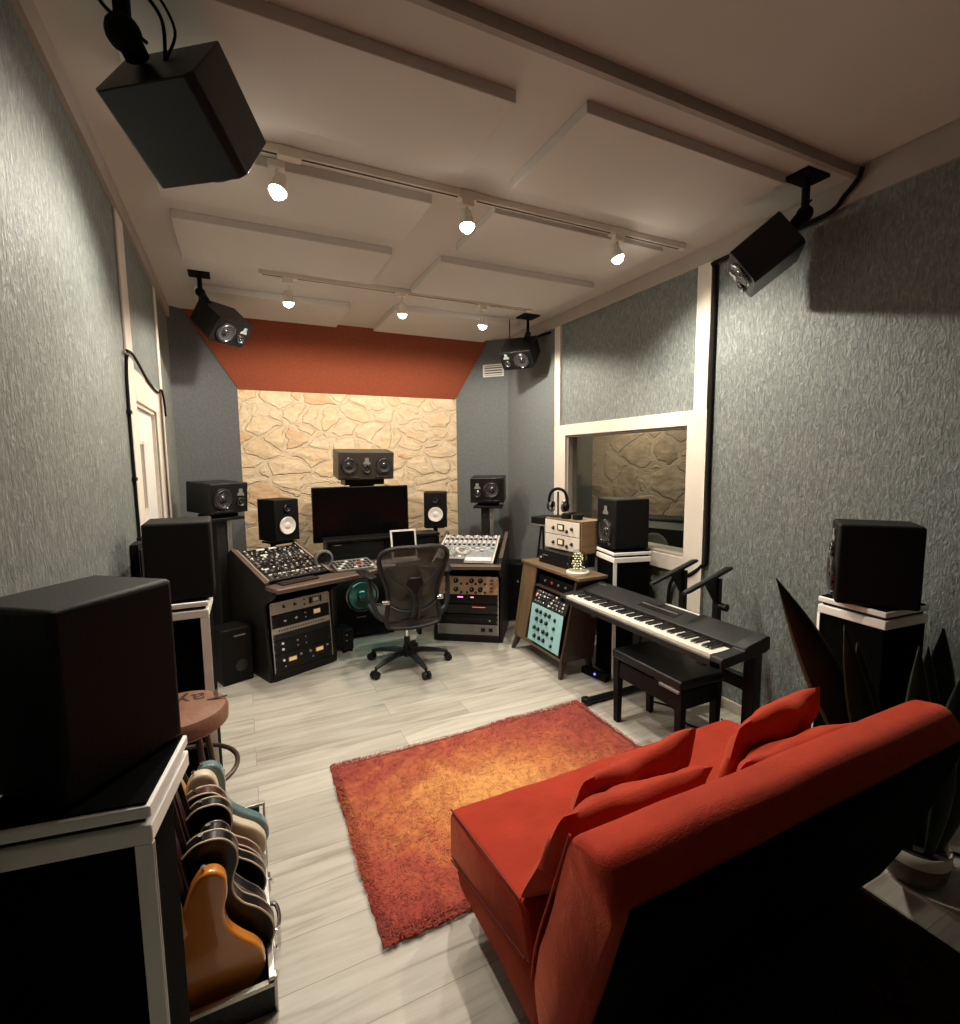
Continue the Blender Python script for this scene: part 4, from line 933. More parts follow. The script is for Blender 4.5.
for sx in (-1, 1):
    mb = MB(); mb.tube(spline([(sx*.20, -.22, .47), (sx*.27, -.20, .52), (sx*.30, -.16, .64), (sx*.31, -.12, .775)], 5, False), .018, 8)
    ar = mb.build('armrest', M['dgrey'], ch)
    mb = MB(); mb.tube([(sx*.285, -.20, .782), (sx*.30, -.15, .79), (sx*.335, .02, .795), (sx*.35, .08, .79)], [.022, .042, .045, .03], 10, flat=.35); mb.build('arm_pad', M['black'], ar)
    mb = MB(); mb.cyl((sx*.185, -.235, .60), (sx*.235, -.235, .60), .018); mb.build('adjuster', M['shine'], ar)
# ------------------------------------------------------------------ mid-century gear cabinet on the right
# cabinet frame: front faces -x; local x along world -y, local y along world +x
G = Fr(2.10, 3.72, -90)          # u runs towards the camera, v towards the wall
gc = thing('gear_cabinet', 'olive brown wooden gear cabinet on splayed legs by the window', 'cabinet', G.w(0, 0, 0), G.a)
GW = .72
def cab_prof(th=0): return [(.0, .12), (.30, .12), (.335, .755), (.10, .755)]
MB().prism(cab_prof(), 0, .022, 'YZ').build('side_panel', M['cabwood'], gc, .002)
mb = MB(); mb.prism(cab_prof(), GW-.022, GW, 'YZ')
for v in mb.bm.verts: v.co.x += (v.co.z-.12)*.085
mb.build('side_panel', M['cabdark'], gc, .002)
MB().b2((-.012, .085, .7555), (GW+.095, .355, .78)).build('top_panel', M['cabwood'], gc, .003)
MB().b2((.0225, .008, .12), (GW-.0225, .295, .145)).build('bottom_panel', M['cabwood'], gc, .002)
MB().prism([(.287, .146), (.295, .146), (.330, .754), (.322, .754)], .0225, GW-.0225, 'YZ').build('back_panel', M['cabdark'], gc)
MB().prism([(.088, .60), (.30, .60), (.30, .612), (.088, .612)], .0225, GW-.0225, 'YZ').build('shelf', M['cabdark'], gc)
for u, su in ((.03, -1), (GW-.03, 1)):
    for v, sv in ((.04, -1), (.265, 1)):
        mb = MB(); a, b = (u, v, .1195), (u+su*.03, v+(.02 if sv > 0 else -.045), .0)
        vs = [Vector(a)+Vector((x, y, 0))*.024 for x, y in ((-1,-1),(1,-1),(1,1),(-1,1))]+[Vector(b)+Vector((x, y, 0))*.014 for x, y in ((-1,-1),(1,-1),(1,1),(-1,1))]
        mb.poly(vs, [(0,1,2,3),(7,6,5,4),(0,4,5,1),(1,5,6,2),(2,6,7,3),(3,7,4,0)]); mb.build('leg', M['cabdark'], gc, .002)
GLT = -math.atan(.1/.635)
# inner wooden cheek left of the synths
mb = MB(); mb.prism([(.012, .1455), (.030, .1455), (.110, .754), (.092, .754)], .0225, .20, 'YZ')
for v in mb.bm.verts:
    if v.co.x > .1: v.co.x += (v.co.z-.45)*.10
mb.build('front_door', M['cabwood'], gc, .002)
def gunit(u, v, z, w, h, d, tilt, label, face, **k): return unit(label, G.w(u, v, z), (tilt, 0, G.a), w, h, d, face, **k)
kn = []
for j, z in enumerate((.255, .190, .115, .05)):
    xs = ((-.13, -.075, -.005, .05, .125), (-.12, -.05, .02, .125), (-.135, -.08, -.005, .05, .12), (-.12, -.05, .01, .115))[j]
    for x in xs: kn.append((x, z+(0 if x < .1 else -.012), .017 if x < .1 else .014, 'black'))
gunit(.475, -.012, .175, .44, .30, .05, R(-9), 'pale blue synthesizer panel with black knobs in the wooden cabinet', 'teal', knobs=kn, name='synthesizer', cat='synthesizer', ears=False)
kn = []; rr = random.Random(9)
for j in range(4):
    for q in range(11): kn.append((-.19+.037*q+rr.uniform(-.006, .006), .022+.028*j, rr.choice((.006, .008, .009)), rr.choice(('shine', 'white', 'mgrey', 'black'))))
gunit(.485, .036, .476, .46, .115, .05, R(-22), 'black module crowded with small silver knobs above the pale blue panel', 'dgrey', knobs=kn, name='synthesizer', cat='synthesizer', ears=False, leds=[(-.2, .07, .012, .025, 'redled')])
gunit(.465, .118, .615, .49, .085, .17, 0, 'black device with small coloured knobs right under the cabinet top', 'black', knobs=[(-.14, .045, .010, 'mgrey'), (-.04, .045, .012, 'redknob'), (.05, .045, .010, 'mgrey'), (.14, .045, .010, 'shine')], ears=False)
# gear on the cabinet
o = unit('low black power unit lying on the wooden cabinet', (2.285, 3.362, .7815), (0, 0, R(-87)), .445, .112, .25, 'black', leds=[(-.19, .045, .02, .012, 'white'), (-.13, .07, .07, .006, 'mgrey')], knobs=[(.18, .045, .012, 'dgrey')], ears=False, cat='audio device')
wc = thing('cased_compressor', 'oak cased twin unit with two cream panels and yellow meters', 'audio device', (2.375, 3.385, .895), R(-84.7))
MB().b2((-.225, .004, .0), (.225, .235, .012)).build('case', M['boxwood'], wc, .002)
MB().b2((-.225, .004, .250), (.225, .235, .262)).build('case', M['boxwood'], wc, .002)
MB().b2((-.225, .004, .0125), (-.213, .235, .2495)).build('case', M['boxwood'], wc, .001)
MB().b2((.213, .004, .0125), (.225, .235, .2495)).build('case', M['boxwood'], wc, .001)
for k_, zz in enumerate((.010, .132)):
    fp = MB().b2((-.222, -.004, zz), (.205, .003, zz+.116)).build('front_panel', M['cream'], wc, .001)
    MB().b2((-.20, .004, zz+.004), (.20, .22, zz+.104)).build('chassis', M['dgrey'], wc)
    for x, z, r in ((-.11, .05, .014), (.06, .035, .014), (.12, .06, .014)): inst('knob', knob_me(r, r, M['black']), wc, (x, -.004, zz+z))
    q = MB().b2((-.055, -.012, zz+.035), (.025, -.003, zz+.088)).build('meter', M['black'], wc, .001)
    MB().b2((-.040, -.014, zz+.044), (.014, -.011, zz+.080)).build('dial', M['cmeter'], q)
# headphones on their stand
hp = thing('headphones', 'black headphones with pale ear rims hung on a small stand above the oak case', 'headphones', (2.45, 3.56, 1.158), R(-60))
MB().lathe([(.07, 0), (.068, .010), (.012, .014), (0, .014)]).build('stand_base', M['black'], hp)
MB().cyl((0, 0, .012), (0, 0, .215), .008).build('stand_pole', M['black'], hp)
mb = MB(); mb.tube(spline([(-.078, 0, .10), (-.085, 0, .15), (-.06, 0, .215), (0, 0, .24), (.06, 0, .215), (.085, 0, .15), (.078, 0, .10)], 6, False), .013, 8); mb.build('headband', M['soft'], hp)
for sx in (-1, 1):
    mb = MB(); mb.lathe([(.040, 0), (.045, .012), (.036, .028), (0, .034)], ax='Z', rot=Matrix.Rotation(sx*PI/2, 3, 'Y'), o=(sx*.062, 0, .09), n=28); e = mb.build('ear_cup', M['black'], hp)
    mb = MB(); mb.tube([(sx*.055, .042*math.cos(a*PI/12), .09+.042*math.sin(a*PI/12)) for a in range(24)], .010, 8, closed=True); mb.build('ear_pad', M['shine'], e)
o = thing('headphones', 'folded black headphones lying flat on the oak case', 'headphones', (2.45, 3.36, 1.158), R(20))
for sx in (-1, 1):
    mb = MB(); mb.lathe([(.038, 0), (.044, .01), (.038, .04), (.02, .046), (0, .046)], o=(0, sx*.055, 0), n=24); mb.build('ear_cup', M['soft'], o)
mb = MB(); mb.tube(spline([(0, -.06, .03), (.05, -.07, .035), (.09, 0, .04), (.05, .07, .035), (0, .06, .03)], 6, False), .010, 8); mb.build('headband', M['soft'], o)
# black device on a tall thin stand in the corner behind the cabinet
o = thing('device_stand', 'tall thin dark stand holding a black box in the corner behind the cabinet', 'stand', (2.52, 3.98, 0), R(-80))
mb = MB()
for sx in (-1, 1): mb.cyl((sx*.13, .0, 0), (sx*.07, .10, 1.02), .010)
for sx in (-1, 1): mb.cyl((sx*.13, .22, 0), (sx*.07, .12, 1.02), .010)
mb.build('legs', M['black'], o)
MB().b2((-.085, -.02, 1.03), (.085, .20, 1.045)).build('tray', M['alu'], o, .002)
MB().b2((-.085, -.02, 1.0455), (.085, .20, 1.11)).build('box', M['black'], o, .004)
# glass dome with fairy lights
dm = thing('glass_dome', 'small glass dome full of fairy lights on a cream base at the cabinet corner', 'lamp', (2.29, 3.06, .7805), 0)
dm.scale = (1.3, 1.3, 1.25)
mb = MB(); mb.lathe([(.066, 0), (.068, .012), (.062, .018), (0, .018)], n=36); mb.build('base', M['cream'], dm)
mb = MB(); mb.lathe([(.056, .0185), (.056, .08), (.052, .105), (.040, .130), (.022, .145), (.001, .150)], n=36); mb.build('glass_bell', M['glass'], dm)
rr = random.Random(4); pts = []
for i in range(46):
    a = i*.95; h = .025+.105*i/46; r = .040*math.sqrt(max(.05, 1-(h/.155)**2))*rr.uniform(.45, 1); pts.append((r*math.cos(a), r*math.sin(a), h))
mb = MB(); mb.tube(pts, .0022, 6); wr_ = mb.build('light_wire', M['alu'], dm)
mb = MB()
for p in pts[::1]: mb.sphere(p, .0028, 8)
mb.build('bulbs', M['fairy'], wr_)
# blue light on a dark plug box by the cabinet
o = thing('power_strip', 'black power box with a blue light on the floor behind the cabinet leg', 'power strip', (2.36, 2.92, 0), R(-80))
MB().b2((-.12, -.03, 0), (.12, .03, .05)).build('body', M['soft'], o, .006)
mb = MB(); mb.sphere((.02, -.03, .035), .009, 10); mb.build('indicator', M['blueled'], o)

# ------------------------------------------------------------------ digital piano, its stand and bench
pn = thing('digital_piano', 'long black digital piano with white keys by the right wall', 'piano', (2.05, 2.935, 0), R(-90))
PL = 1.335       # local x runs towards the camera
prof = [(.0, .622), (.0, .655), (.014, .664), (.022, .655), (.168, .655), (.170, .700), (.185, .706), (.345, .738), (.36, .730), (.36, .668), (.33, .655)]
MB().prism(prof, .0, PL, 'YZ').build('body', M['pianob'], pn, .003)
endp = [(.0, .621), (.0, .660), (.010, .676), (.165, .688), (.187, .708), (.345, .740), (.362, .730), (.362, .668), (.33, .654)]
MB().prism(endp, -.02, .045, 'YZ').build('end_block', M['pianob'], pn, .004)
MB().prism(endp, PL-.065, PL+.005, 'YZ').build('end_block', M['pianob'], pn, .004)
x0 = .048; kw = (PL-.065-.003-x0)/52
mb = MB(); mb.b2((-kw/2+.0006, .010, .6555), (kw/2-.0006, .160, .6785)); wk = mb.mesh('white_key', M['keyw'])
mb = MB(); mb.prism([(.060, .679), (.068, .689), (.160, .690), (.160, .679)], -.0058, .0058, 'YZ'); bk_ = mb.mesh('black_key', M['keyb'])
# bass is at the far (left) end
for i in range(52):
    inst('white_key', wk, pn, (x0+kw*(i+.5), 0, 0))
    if i < 51 and (i % 7) in (0, 2, 3, 5, 6): inst('black_key', bk_, pn, (x0+kw*(i+1), 0, 0))
MB().box((PL*.52, .25, .7205), (.30, .07, .003), rot=Matrix.Rotation(math.atan(.2), 3, 'X')).build('control_strip', M['black'], pn)
mb = MB()
for q in range(16): mb.box((PL*.52-.14+.018*q, .255, .7235), (.010, .012, .004), rot=Matrix.Rotation(math.atan(.2), 3, 'X'))
mb.build('buttons', M['mgrey'], pn)
MB().box((PL*.60, .325, .7365), (.26, .010, .004), rot=Matrix.Rotation(math.atan(.2), 3, 'X')).build('display', M['white'], pn)
MB().box((.09, .30, .733), (.10, .008, .003), rot=Matrix.Rotation(math.atan(.2), 3, 'X')).build('badge', M['shine'], pn)
st = thing('piano_stand', 'black table stand with two raised angled arms under the digital piano', 'stand', (2.05, 2.935, 0), R(-90))
for x in (.34, 1.20):
    mb = MB(); mb.tube([(x, -.02, .028), (x, .52, .028)], .022, 10); mb.b2((x-.026, -.05, .0), (x+.026, -.005, .052)); mb.b2((x-.026, .50, .0), (x+.026, .545, .052)); mb.build('foot', M['black'], st, .003)
    MB().b2((x-.035, .40, .05), (x+.035, .46, .60)).build('column', M['black'], st, .004)
    mb = MB(); mb.prism([(.02, .596), (.47, .628), (.47, .654), (.34, .6535), (.02, .6205)], x-.025, x+.025, 'YZ'); mb.build('support_arm', M['black'], st, .003)
MB().b2((.376, .41, .36), (1.164, .45, .44)).build('crossbar', M['black'], st, .003)
for x, zt in ((.66, .965), (.915, .965)):
    MB().b2((x-.022, .47, .40), (x+.022, .50, zt-.03)).build('upper_post', M['black'], st, .003)
    mb = MB(); mb.tube([(x, .60, zt+.020), (x, .565, zt+.016), (x, .50, zt-.004), (x, .24, zt-.080), (x, .21, zt-.088)], [.014, .022, .022, .020, .014], 10, flat=.7); mb.build('upper_arm', M['black'], st)
    mb = MB(); mb.prism([(.48, zt-.02), (.38, zt-.05), (.485, zt-.20), (.50, zt-.20)], x-.012, x+.012, 'YZ'); mb.build('gusset', M['black'], st)
mb = MB(); mb.cyl((.94, .485, .77), (.985, .485, .77), .022); mb.build('clamp_knob', M['black'], st)
MB().b2((.655, .473, .44), (.915, .495, .47)).build('upper_crossbar', M['black'], st)
bn = thing('piano_bench', 'black wooden piano bench with a padded seat before the digital piano', 'bench', (2.205, 2.095, .0), R(-90))
MB().b2((-.275, -.165, .415), (.275, .165, .47)).build('seat', M['black'], bn, .014, 3)
MB().b2((-.262, -.152, .395), (.262, .152, .4145)).build('seat_base', M['shine'], bn, .002) if False else None
for sx in (-1, 1):
    for sy in (-1, 1):
        mb = MB(); x, y = sx*.245, sy*.135
        vs = [Vector((x+a*.025, y+b*.022, .414)) for a, b in ((-1,-1),(1,-1),(1,1),(-1,1))]+[Vector((x+a*.018, y+b*.016, 0)) for a, b in ((-1,-1),(1,-1),(1,1),(-1,1))]
        mb.poly(vs, [(0,1,2,3),(7,6,5,4),(0,4,5,1),(1,5,6,2),(2,6,7,3),(3,7,4,0)]); mb.build('leg', M['cab'], bn, .002)
for sy in (-1, 1): MB().b2((-.22, sy*.14-.010, .30), (.22, sy*.14+.010, .400)).build('apron', M['cab'], bn, .002)
for sx in (-1, 1): MB().b2((sx*.245-.010, -.112, .30), (sx*.245+.010, .112, .400)).build('apron', M['cab'], bn, .002)
MB().b2((.12, -.170, .398), (.262, -.154, .4145)).build('height_lever', M['mgrey'], bn, .003)

# ------------------------------------------------------------------ rug
RX0, RX1, RY0, RY1 = .355, 1.985, 1.53, 2.645
rg = thing('rug', 'shaggy orange and rust red rug on the grey plank floor before the sofa', 'rug', ((RX0+RX1)/2, (RY0+RY1)/2, 0), 0)
hw, hd = (RX1-RX0)/2, (RY1-RY0)/2
nz = random.Random(5)
mb = MB(); nx, ny = 70, 50; vs = []
for j in range(ny+1):
    for i in range(nx+1):
        x = -hw+2*hw*i/nx; y = -hd+2*hd*j/ny
        ed = min(1, min(i, nx-i)/2, min(j, ny-j)/2)
        vs.append((x+(nz.uniform(-.004, .004)), y+nz.uniform(-.004, .004), .003+.014*ed+nz.uniform(0, .004)*ed))
fs = [(j*(nx+1)+i, j*(nx+1)+i+1, (j+1)*(nx+1)+i+1, (j+1)*(nx+1)+i) for j in range(ny) for i in range(nx)]
mb.poly(vs, fs); mb.build('backing', M['rug'], rg, ang=180)
mb = MB(); verts = []; faces = []
for i in range(60000):
    x = nz.uniform(-hw-.004, hw+.004); y = nz.uniform(-hd-.004, hd+.004)
    fl = math.sin(x*5+math.sin(y*7)*1.5)+math.sin(y*6-x*3)
    a = fl*1.3+nz.uniform(-.9, .9); ln = nz.uniform(.012, .024); h = nz.uniform(.006, .013); wd = .0020
    dx, dy = math.cos(a), math.sin(a); k = len(verts); z = .012
    verts += [(x-dy*wd, y+dx*wd, z), (x+dy*wd, y-dx*wd, z), (x+dx*ln*.5+dy*wd*.7, y+dy*ln*.5-dx*wd*.7, z+h*.8), (x+dx*ln*.5-dy*wd*.7, y+dy*ln*.5+dx*wd*.7, z+h*.8), (x+dx*ln, y+dy*ln, z+h*.75)]
    faces += [(k, k+1, k+2, k+3), (k+3, k+2, k+4)]
me = bpy.data.meshes.new('pile'); me.from_pydata(verts, [], faces); me.materials.append(M['rug'])
pl_ = bpy.data.objects.new('pile', me); COL.objects.link(pl_); pl_.parent = rg; pl_['kind'] = 'stuff'

# ------------------------------------------------------------------ sofa bed seen from behind
SX0, SX1 = .62, 2.06
sf = thing('sofa', 'rust red velvet sofa bed seen from behind in the foreground', 'sofa', ((SX0+SX1)/2, 1.1, 0), 0)
hw = (SX1-SX0)/2
def soft_prism(pts, x0, x1, m, name, parent, rnd_=.03, sub=14, puff=0., wr=0.):
    """rounded upholstered block: profile polygon (y,z) swept along x in slices, softly irregular"""
    ctr = Vector((sum(p[0] for p in pts)/len(pts), sum(p[1] for p in pts)/len(pts)))
    # round the profile corners
    P = []
    n = len(pts)
    for i in range(n):
        a, b, c = Vector(pts[i-1]), Vector(pts[i]), Vector(pts[(i+1) % n])
        r = min(rnd_, (a-b).length*.45, (c-b).length*.45)
        s_, e_ = b+(a-b).normalized()*r, b+(c-b).normalized()*r
        for t in (0, .25, .5, .75, 1): P.append((1-t)**2*s_+2*t*(1-t)*b+t*t*e_)
        nxt = Vector(pts[(i+1) % n]); r2 = min(rnd_, (nxt-b).length*.45); L_e = nxt+(b-nxt).normalized()*r2
        k = max(1, int((L_e-e_).length/.06))
        for q in range(1, k): P.append(e_+(L_e-e_)*q/k)
    xs = []; e = .022
    for t in (0, .15, .4, .7, 1): xs.append((x0+e*t, 1-(1-t)**2))
    xs2 = [(x0+e+(x1-x0-2*e)*i/sub, 1) for i in range(1, sub)]
    xs3 = [(x1-e*t, 1-(1-t)**2) for t in (1, .7, .4, .15, 0)]
    sl = xs+xs2+xs3; vs = []; rn = random.Random(len(name)+int(x0*100)+n)
    ph = [rn.uniform(0, 6) for _ in range(6)]
    for x, f in sl:
        inset = (1-f)*.018
        for p in P:
            d = (p-ctr); L_ = d.length
            q = p-d/L_*inset if L_ > 0 else p
            u = (x-x0)/(x1-x0)
            amp = wr*(math.sin(x*13+p.x*17+ph[0])*.5+math.sin(x*29-p.y*21+ph[1])*.3+math.sin(x*7+p.y*11+ph[2])*.6)
            q = q+d.normalized()*(amp+puff*math.sin(PI*u))
            vs.append((x, q.x, q.y))
    k = len(P); fs = []
    for i in range(len(sl)-1):
        for j in range(k): fs.append((i*k+j, i*k+(j+1) % k, (i+1)*k+(j+1) % k, (i+1)*k+j))
    fs += [tuple(range(k))[::-1], tuple(range((len(sl)-1)*k, len(sl)*k))]
    mb = MB(); mb.poly(vs, fs); return mb.build(name, m, parent, ang=60)
Y = lambda pts: [(y-1.1, z) for y, z in pts]
soft_prism(Y([(1.585, .20), (1.58, .395), (1.06, .465), (1.01, .315)]), -hw, hw, M['velvet'], 'seat_cushion', sf, .035, 30, 0, .004)
soft_prism(Y([(1.535, .13), (1.565, .205), (1.02, .320), (.97, .27), (1.0, .12)]), -hw+.012, hw-.012, M['velvet'], 'seat_base', sf, .02, 20, 0, .002)
soft_prism(Y([(.745, .838), (.845, .822), (.915, .62), (.985, .41), (1.005, .27), (.97, .15), (.90, .135), (.82, .33), (.745, .57), (.690, .76)]), -hw, hw, M['velvet'], 'backrest', sf, .03, 30, 0, .0025)
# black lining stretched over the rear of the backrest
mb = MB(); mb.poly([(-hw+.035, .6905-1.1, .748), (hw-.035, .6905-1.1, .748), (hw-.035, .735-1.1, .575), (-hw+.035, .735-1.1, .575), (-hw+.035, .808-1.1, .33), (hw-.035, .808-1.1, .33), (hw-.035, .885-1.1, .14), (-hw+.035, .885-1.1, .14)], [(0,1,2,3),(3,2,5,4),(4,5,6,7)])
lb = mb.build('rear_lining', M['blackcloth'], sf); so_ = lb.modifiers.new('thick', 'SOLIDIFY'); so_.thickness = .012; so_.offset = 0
def pip(pts, nm='piping', m='pip', r=.0035): return MB().tube(spline([(x, y-1.1, z) for x, y, z in pts], 5, False), r, 6).build(nm, M[m], sf)
pip([(-hw+.002, 1.56, .400), (-hw+.002, 1.30, .436), (-hw+.002, 1.07, .466)])
pip([(-hw-.001, 1.56, .205), (-hw-.001, 1.3, .262), (-hw-.001, 1.04, .318)])
pip([(-hw+.002, .85, .815), (-hw+.002, .92, .615), (-hw+.002, .99, .41), (-hw+.002, 1.01, .29)], m='velvet2')
for sx in (-1, 1):
    for y in (1.48, 1.02): MB().b2((sx*(hw-.10)-.02, y-1.1-.02, 0), (sx*(hw-.10)+.02, y-1.1+.02, .13)).build('leg', M['black'], sf, .002)
MB().b2((-hw+.08, 1.0-1.1, .09), (hw-.08, 1.5-1.1, .13)).build('metal_frame', M['black'], sf)
def pillow(label, loc, rot, w, h, t, seed, mt='velvet2'):
    rn = random.Random(seed); n = 26; ph = [rn.uniform(0, 6.28) for _ in range(8)]
    def P(i, j, s):
        u = -1+2*i/n; v = -1+2*j/n
        e = max(0, (1-abs(u)**2.6))*max(0, (1-abs(v)**2.6))
        pin = 1-.07*(1-abs(u*v))*(abs(u)**4+abs(v)**4)*.8
        th = t*.5*e**.62*(1+.12*math.sin(u*3+ph[5])*math.sin(v*2.5+ph[6]))
        wr = .014*e**.4*(math.sin(u*5+v*3+ph[0])*math.sin(v*4+ph[1])+.5*math.sin(u*9-v*6+ph[2]))
        x = u*w/2*(1-.06*(1-v*v)*abs(u)**3*-1 if False else 1-.07*(1-v*v)*abs(u)**3); z = v*h/2*(1-.07*(1-u*u)*abs(v)**3)
        cr = 1-.07*(abs(u)*abs(v))**5; x *= cr; z *= cr
        z += -.03*(1-abs(u))*max(0, v)*math.cos(u*1.5+ph[3])*.8
        return Vector((x, s*th+wr, z))
    vs = [P(i, j, -1) for j in range(n+1) for i in range(n+1)]+[P(i, j, 1) for j in range(n+1) for i in range(n+1)]
    k = (n+1)**2; fs = []
    for j in range(n):
        for i in range(n):
            a = j*(n+1)+i; q = (a, a+1, a+n+2, a+n+1); fs.append(q); fs.append(tuple(x+k for x in q[::-1]))
    mb = MB(); mb.poly(vs, fs); o = mb.build('cushion', M[mt], None, ang=80, loc=loc, rot=rot); return tag(o, label, 'cushion')
pillow('large rust cushion leaning on the sofa back at its left end', (.925, 1.02, .60), (R(24), R(5), R(3)), .60, .38, .13, 1)
pillow('rust cushion slumped before the larger one on the left half of the sofa', (1.075, 1.155, .585), (R(20), R(1), R(8)), .57, .37, .12, 2)
pillow('rust cushion standing upright with a pointed corner on the right half of the sofa', (1.735, 1.13, .585), (R(14), R(-1), R(6)), .58, .37, .12, 3)
pillow('rust cushion lying low against the sofa back at its right end', (1.66, 1.005, .575), (R(24), R(0), R(-2)), .66, .34, .13, 4)

# ------------------------------------------------------------------ stool
sl_ = thing('bar_stool', 'round brown padded bar stool with lettering beside the guitars', 'stool', (-.272, 2.29, -.024), R(0))
mb = MB(); mb.lathe([(0, .60), (.165, .60), (.176, .61), (.178, .655), (.168, .674), (.10, .682), (0, .684)], n=56); mb.build('seat', M['leather'], sl_)
cu = bpy.data.curves.new('lettering', 'FONT'); cu.body = 'Taylor'; cu.size = .135; cu.extrude = .0008; cu.align_x = 'CENTER'; cu.align_y = 'CENTER'
to = bpy.data.objects.new('lettering_tmp', cu); COL.objects.link(to); bpy.context.view_layer.update()
me = bpy.data.meshes.new_from_object(to.evaluated_get(bpy.context.evaluated_depsgraph_get())); bpy.data.objects.remove(to)
me.materials.clear(); me.materials.append(M['lettering'])
inst('lettering', me, sl_, (-.005, .055, .6825), (0, 0, R(186)))
for k in range(4):
    a = R(40+90*k); mb = MB(); mb.tube([(.10*math.cos(a), .10*math.sin(a), .60), (.175*math.cos(a), .175*math.sin(a), .024)], .012, 10); mb.build('leg', M['copper'], sl_)
mb = MB(); mb.tube([(.20*math.cos(a*PI/20), .20*math.sin(a*PI/20), .40) for a in range(40)], .010, 10, closed=True); mb.build('foot_ring', M['copper'], sl_)

# ------------------------------------------------------------------ guitars in a rack case
gr = thing('guitar_rack', 'black guitar rack case with metal edges on the floor holding a row of guitars', 'guitar rack', (-.20, 1.76, 0), 0)
mb = MB(); mb.b2((-.22, -.26, .0), (.21, .35, .02)); mb.build('tray', M['darkcase'], gr)
MB().b2((.200, -.26, .0205), (.212, .35, .105)).build('side_wall', M['darkcase'], gr)
MB().b2((-.22, .342, .0205), (.1995, .354, .26)).build('end_wall', M['darkcase'], gr)
MB().b2((-.18, -.272, .0), (.212, -.261, .085)).build('end_wall', M['darkcase'], gr)
for a, b in (((.198, -.275, .1055), (.216, .356, .118)), ((-.18, -.276, .0855), (.216, -.258, .100)), ((.2125, .338, 0), (.221, .358, .272)), ((.2125, -.278, 0), (.221, -.255, .118)), ((-.22, .338, .2605), (.218, .358, .272))):
    MB().b2(a, b).build('metal_edge', M['alu'], gr, .002)
for y in (-.14, .15):
    q = MB().b2((.213, y-.02, .05), (.224, y+.02, .10)).build('latch', M['chrome'], gr, .002)
    MB().cyl((.224, y-.01, .09), (.232, y+.01, .06), .005).build('latch_lever', M['chrome'], q)
mb = MB(); mb.tube(spline([(.214, -.06, .065), (.235, -.05, .06), (.243, .0, .055), (.235, .05, .06), (.214, .06, .065)], 5, False), .007, 8); mb.build('handle', M['chrome'], gr)
def outline(kind):
    # half: right side (x>0) going from neck pocket down to bottom, then left side up. units of body height = 1
    if kind == 'offset':   # double horned solid body, rounded
        pts = [(.06, .86), (.10, .93), (.17, 1.0), (.25, .99), (.295, .92), (.285, .80), (.245, .68), (.245, .56), (.30, .44), (.375, .32), (.40, .20), (.36, .09), (.24, .02), (.0, .0), (-.22, .02), (-.35, .09), (-.40, .20), (-.38, .32), (-.31, .43), (-.26, .54), (-.27, .66), (-.31, .76), (-.30, .84), (-.24, .87), (-.15, .84), (-.08, .78), (.0, .76)]
    elif kind == 'single':  # rounded upper bouts like an arch top
        pts = [(.07, .98), (.16, 1.0), (.25, .97), (.30, .89), (.30, .79), (.25, .68), (.235, .58), (.27, .48), (.35, .38), (.40, .26), (.39, .14), (.30, .04), (.14, .0), (0, -.005), (-.14, .0), (-.30, .04), (-.39, .14), (-.40, .26), (-.35, .38), (-.27, .48), (-.235, .58), (-.25, .68), (-.29, .77), (-.28, .84), (-.22, .87), (-.14, .84), (-.07, .86)]
    else: pts = [(0, .98)]
    return spline([(x, 0, z) for x, z in pts], 4)
def guitar(label, x, y, z, H, kind, body, bindm, roll, thick=.044, neckm='maple', yaw_=0, lean=0, fret='rosew'):
    o = thing('electric_guitar', label, 'guitar', (x, y, z), (R(lean), R(roll), R(yaw_)), 'guitars standing in the rack case')
    op = outline(kind); pts = [(p.x*H, p.z*H) for p in op]
    b = MB().prism(pts, -thick/2, thick/2, 'XZ').build('body', M[body], o, .011 if bindm is None else .004, 4, ang=50)
    if bindm:
        for s in (-1, 1): MB().tube([(p.x*H*1.002, s*(thick/2-.002), p.z*H*1.0+.0) for p in op], .0028, 6, closed=True).build('binding', M[bindm], b)
    nz0 = .72*H; top = .72*H+.52
    mb = MB(); mb.tube([(0, -thick*.22, nz0-.03), (0, -thick*.22, nz0+.05), (0, -thick*.25, top)], [.027, .026, .021], 12, flat=.62); nk = mb.build('neck', M[neckm], o)
    MB().b2((-.026, thick*.28, nz0-.12), (.026, thick*.28+.006, top)).build('fretboard', M[fret], nk, .001)
    mb = MB(); mb.prism([(-.022, top), (.022, top), (.034, top+.03), (.03, top+.16), (-.005, top+.18), (-.04, top+.15), (-.035, top+.03)], -thick*.25-.006, -thick*.25+.008, 'XZ'); hd = mb.build('headstock', M[neckm if neckm == 'maple' else body], nk, .002)
    mb = MB()
    for k in range(6): mb.cyl((-.04, -thick*.25, top+.035+.02*k), (-.06, -thick*.25, top+.035+.02*k), .005, n=8)
    mb.build('tuners', M['chrome'], hd)
    # strap button at the upper horn
    hx, hz = max(((p.x, p.z) for p in op), key=lambda q: q[1])
    MB().cyl((hx*H, 0, hz*H-.004), (hx*H, 0, hz*H+.012), .005, .007, n=12).build('strap_button', M['chrome'], b)
    # pickups and bridge on the far face
    for zz in (.50, .36): MB().b2((-.035, thick/2, zz*H), (.035, thick/2+.006, zz*H+.018)).build('pickup', M['black'], b)
    MB().b2((-.035, thick/2, .22*H), (.035, thick/2+.010, .24*H)).build('bridge', M['chrome'], b)
    return o
gz = .025
guitar('amber lacquered electric guitar, nearest the camera in the rack', -.175, 1.560, gz, .455, 'offset', 'amberg', None, -8, lean=3)
guitar('black guitar with pale binding standing right behind the amber guitar', -.160, 1.630, gz+.02, .49, 'single', 'blackg', 'bind', -8, neckm='brownb', lean=3)
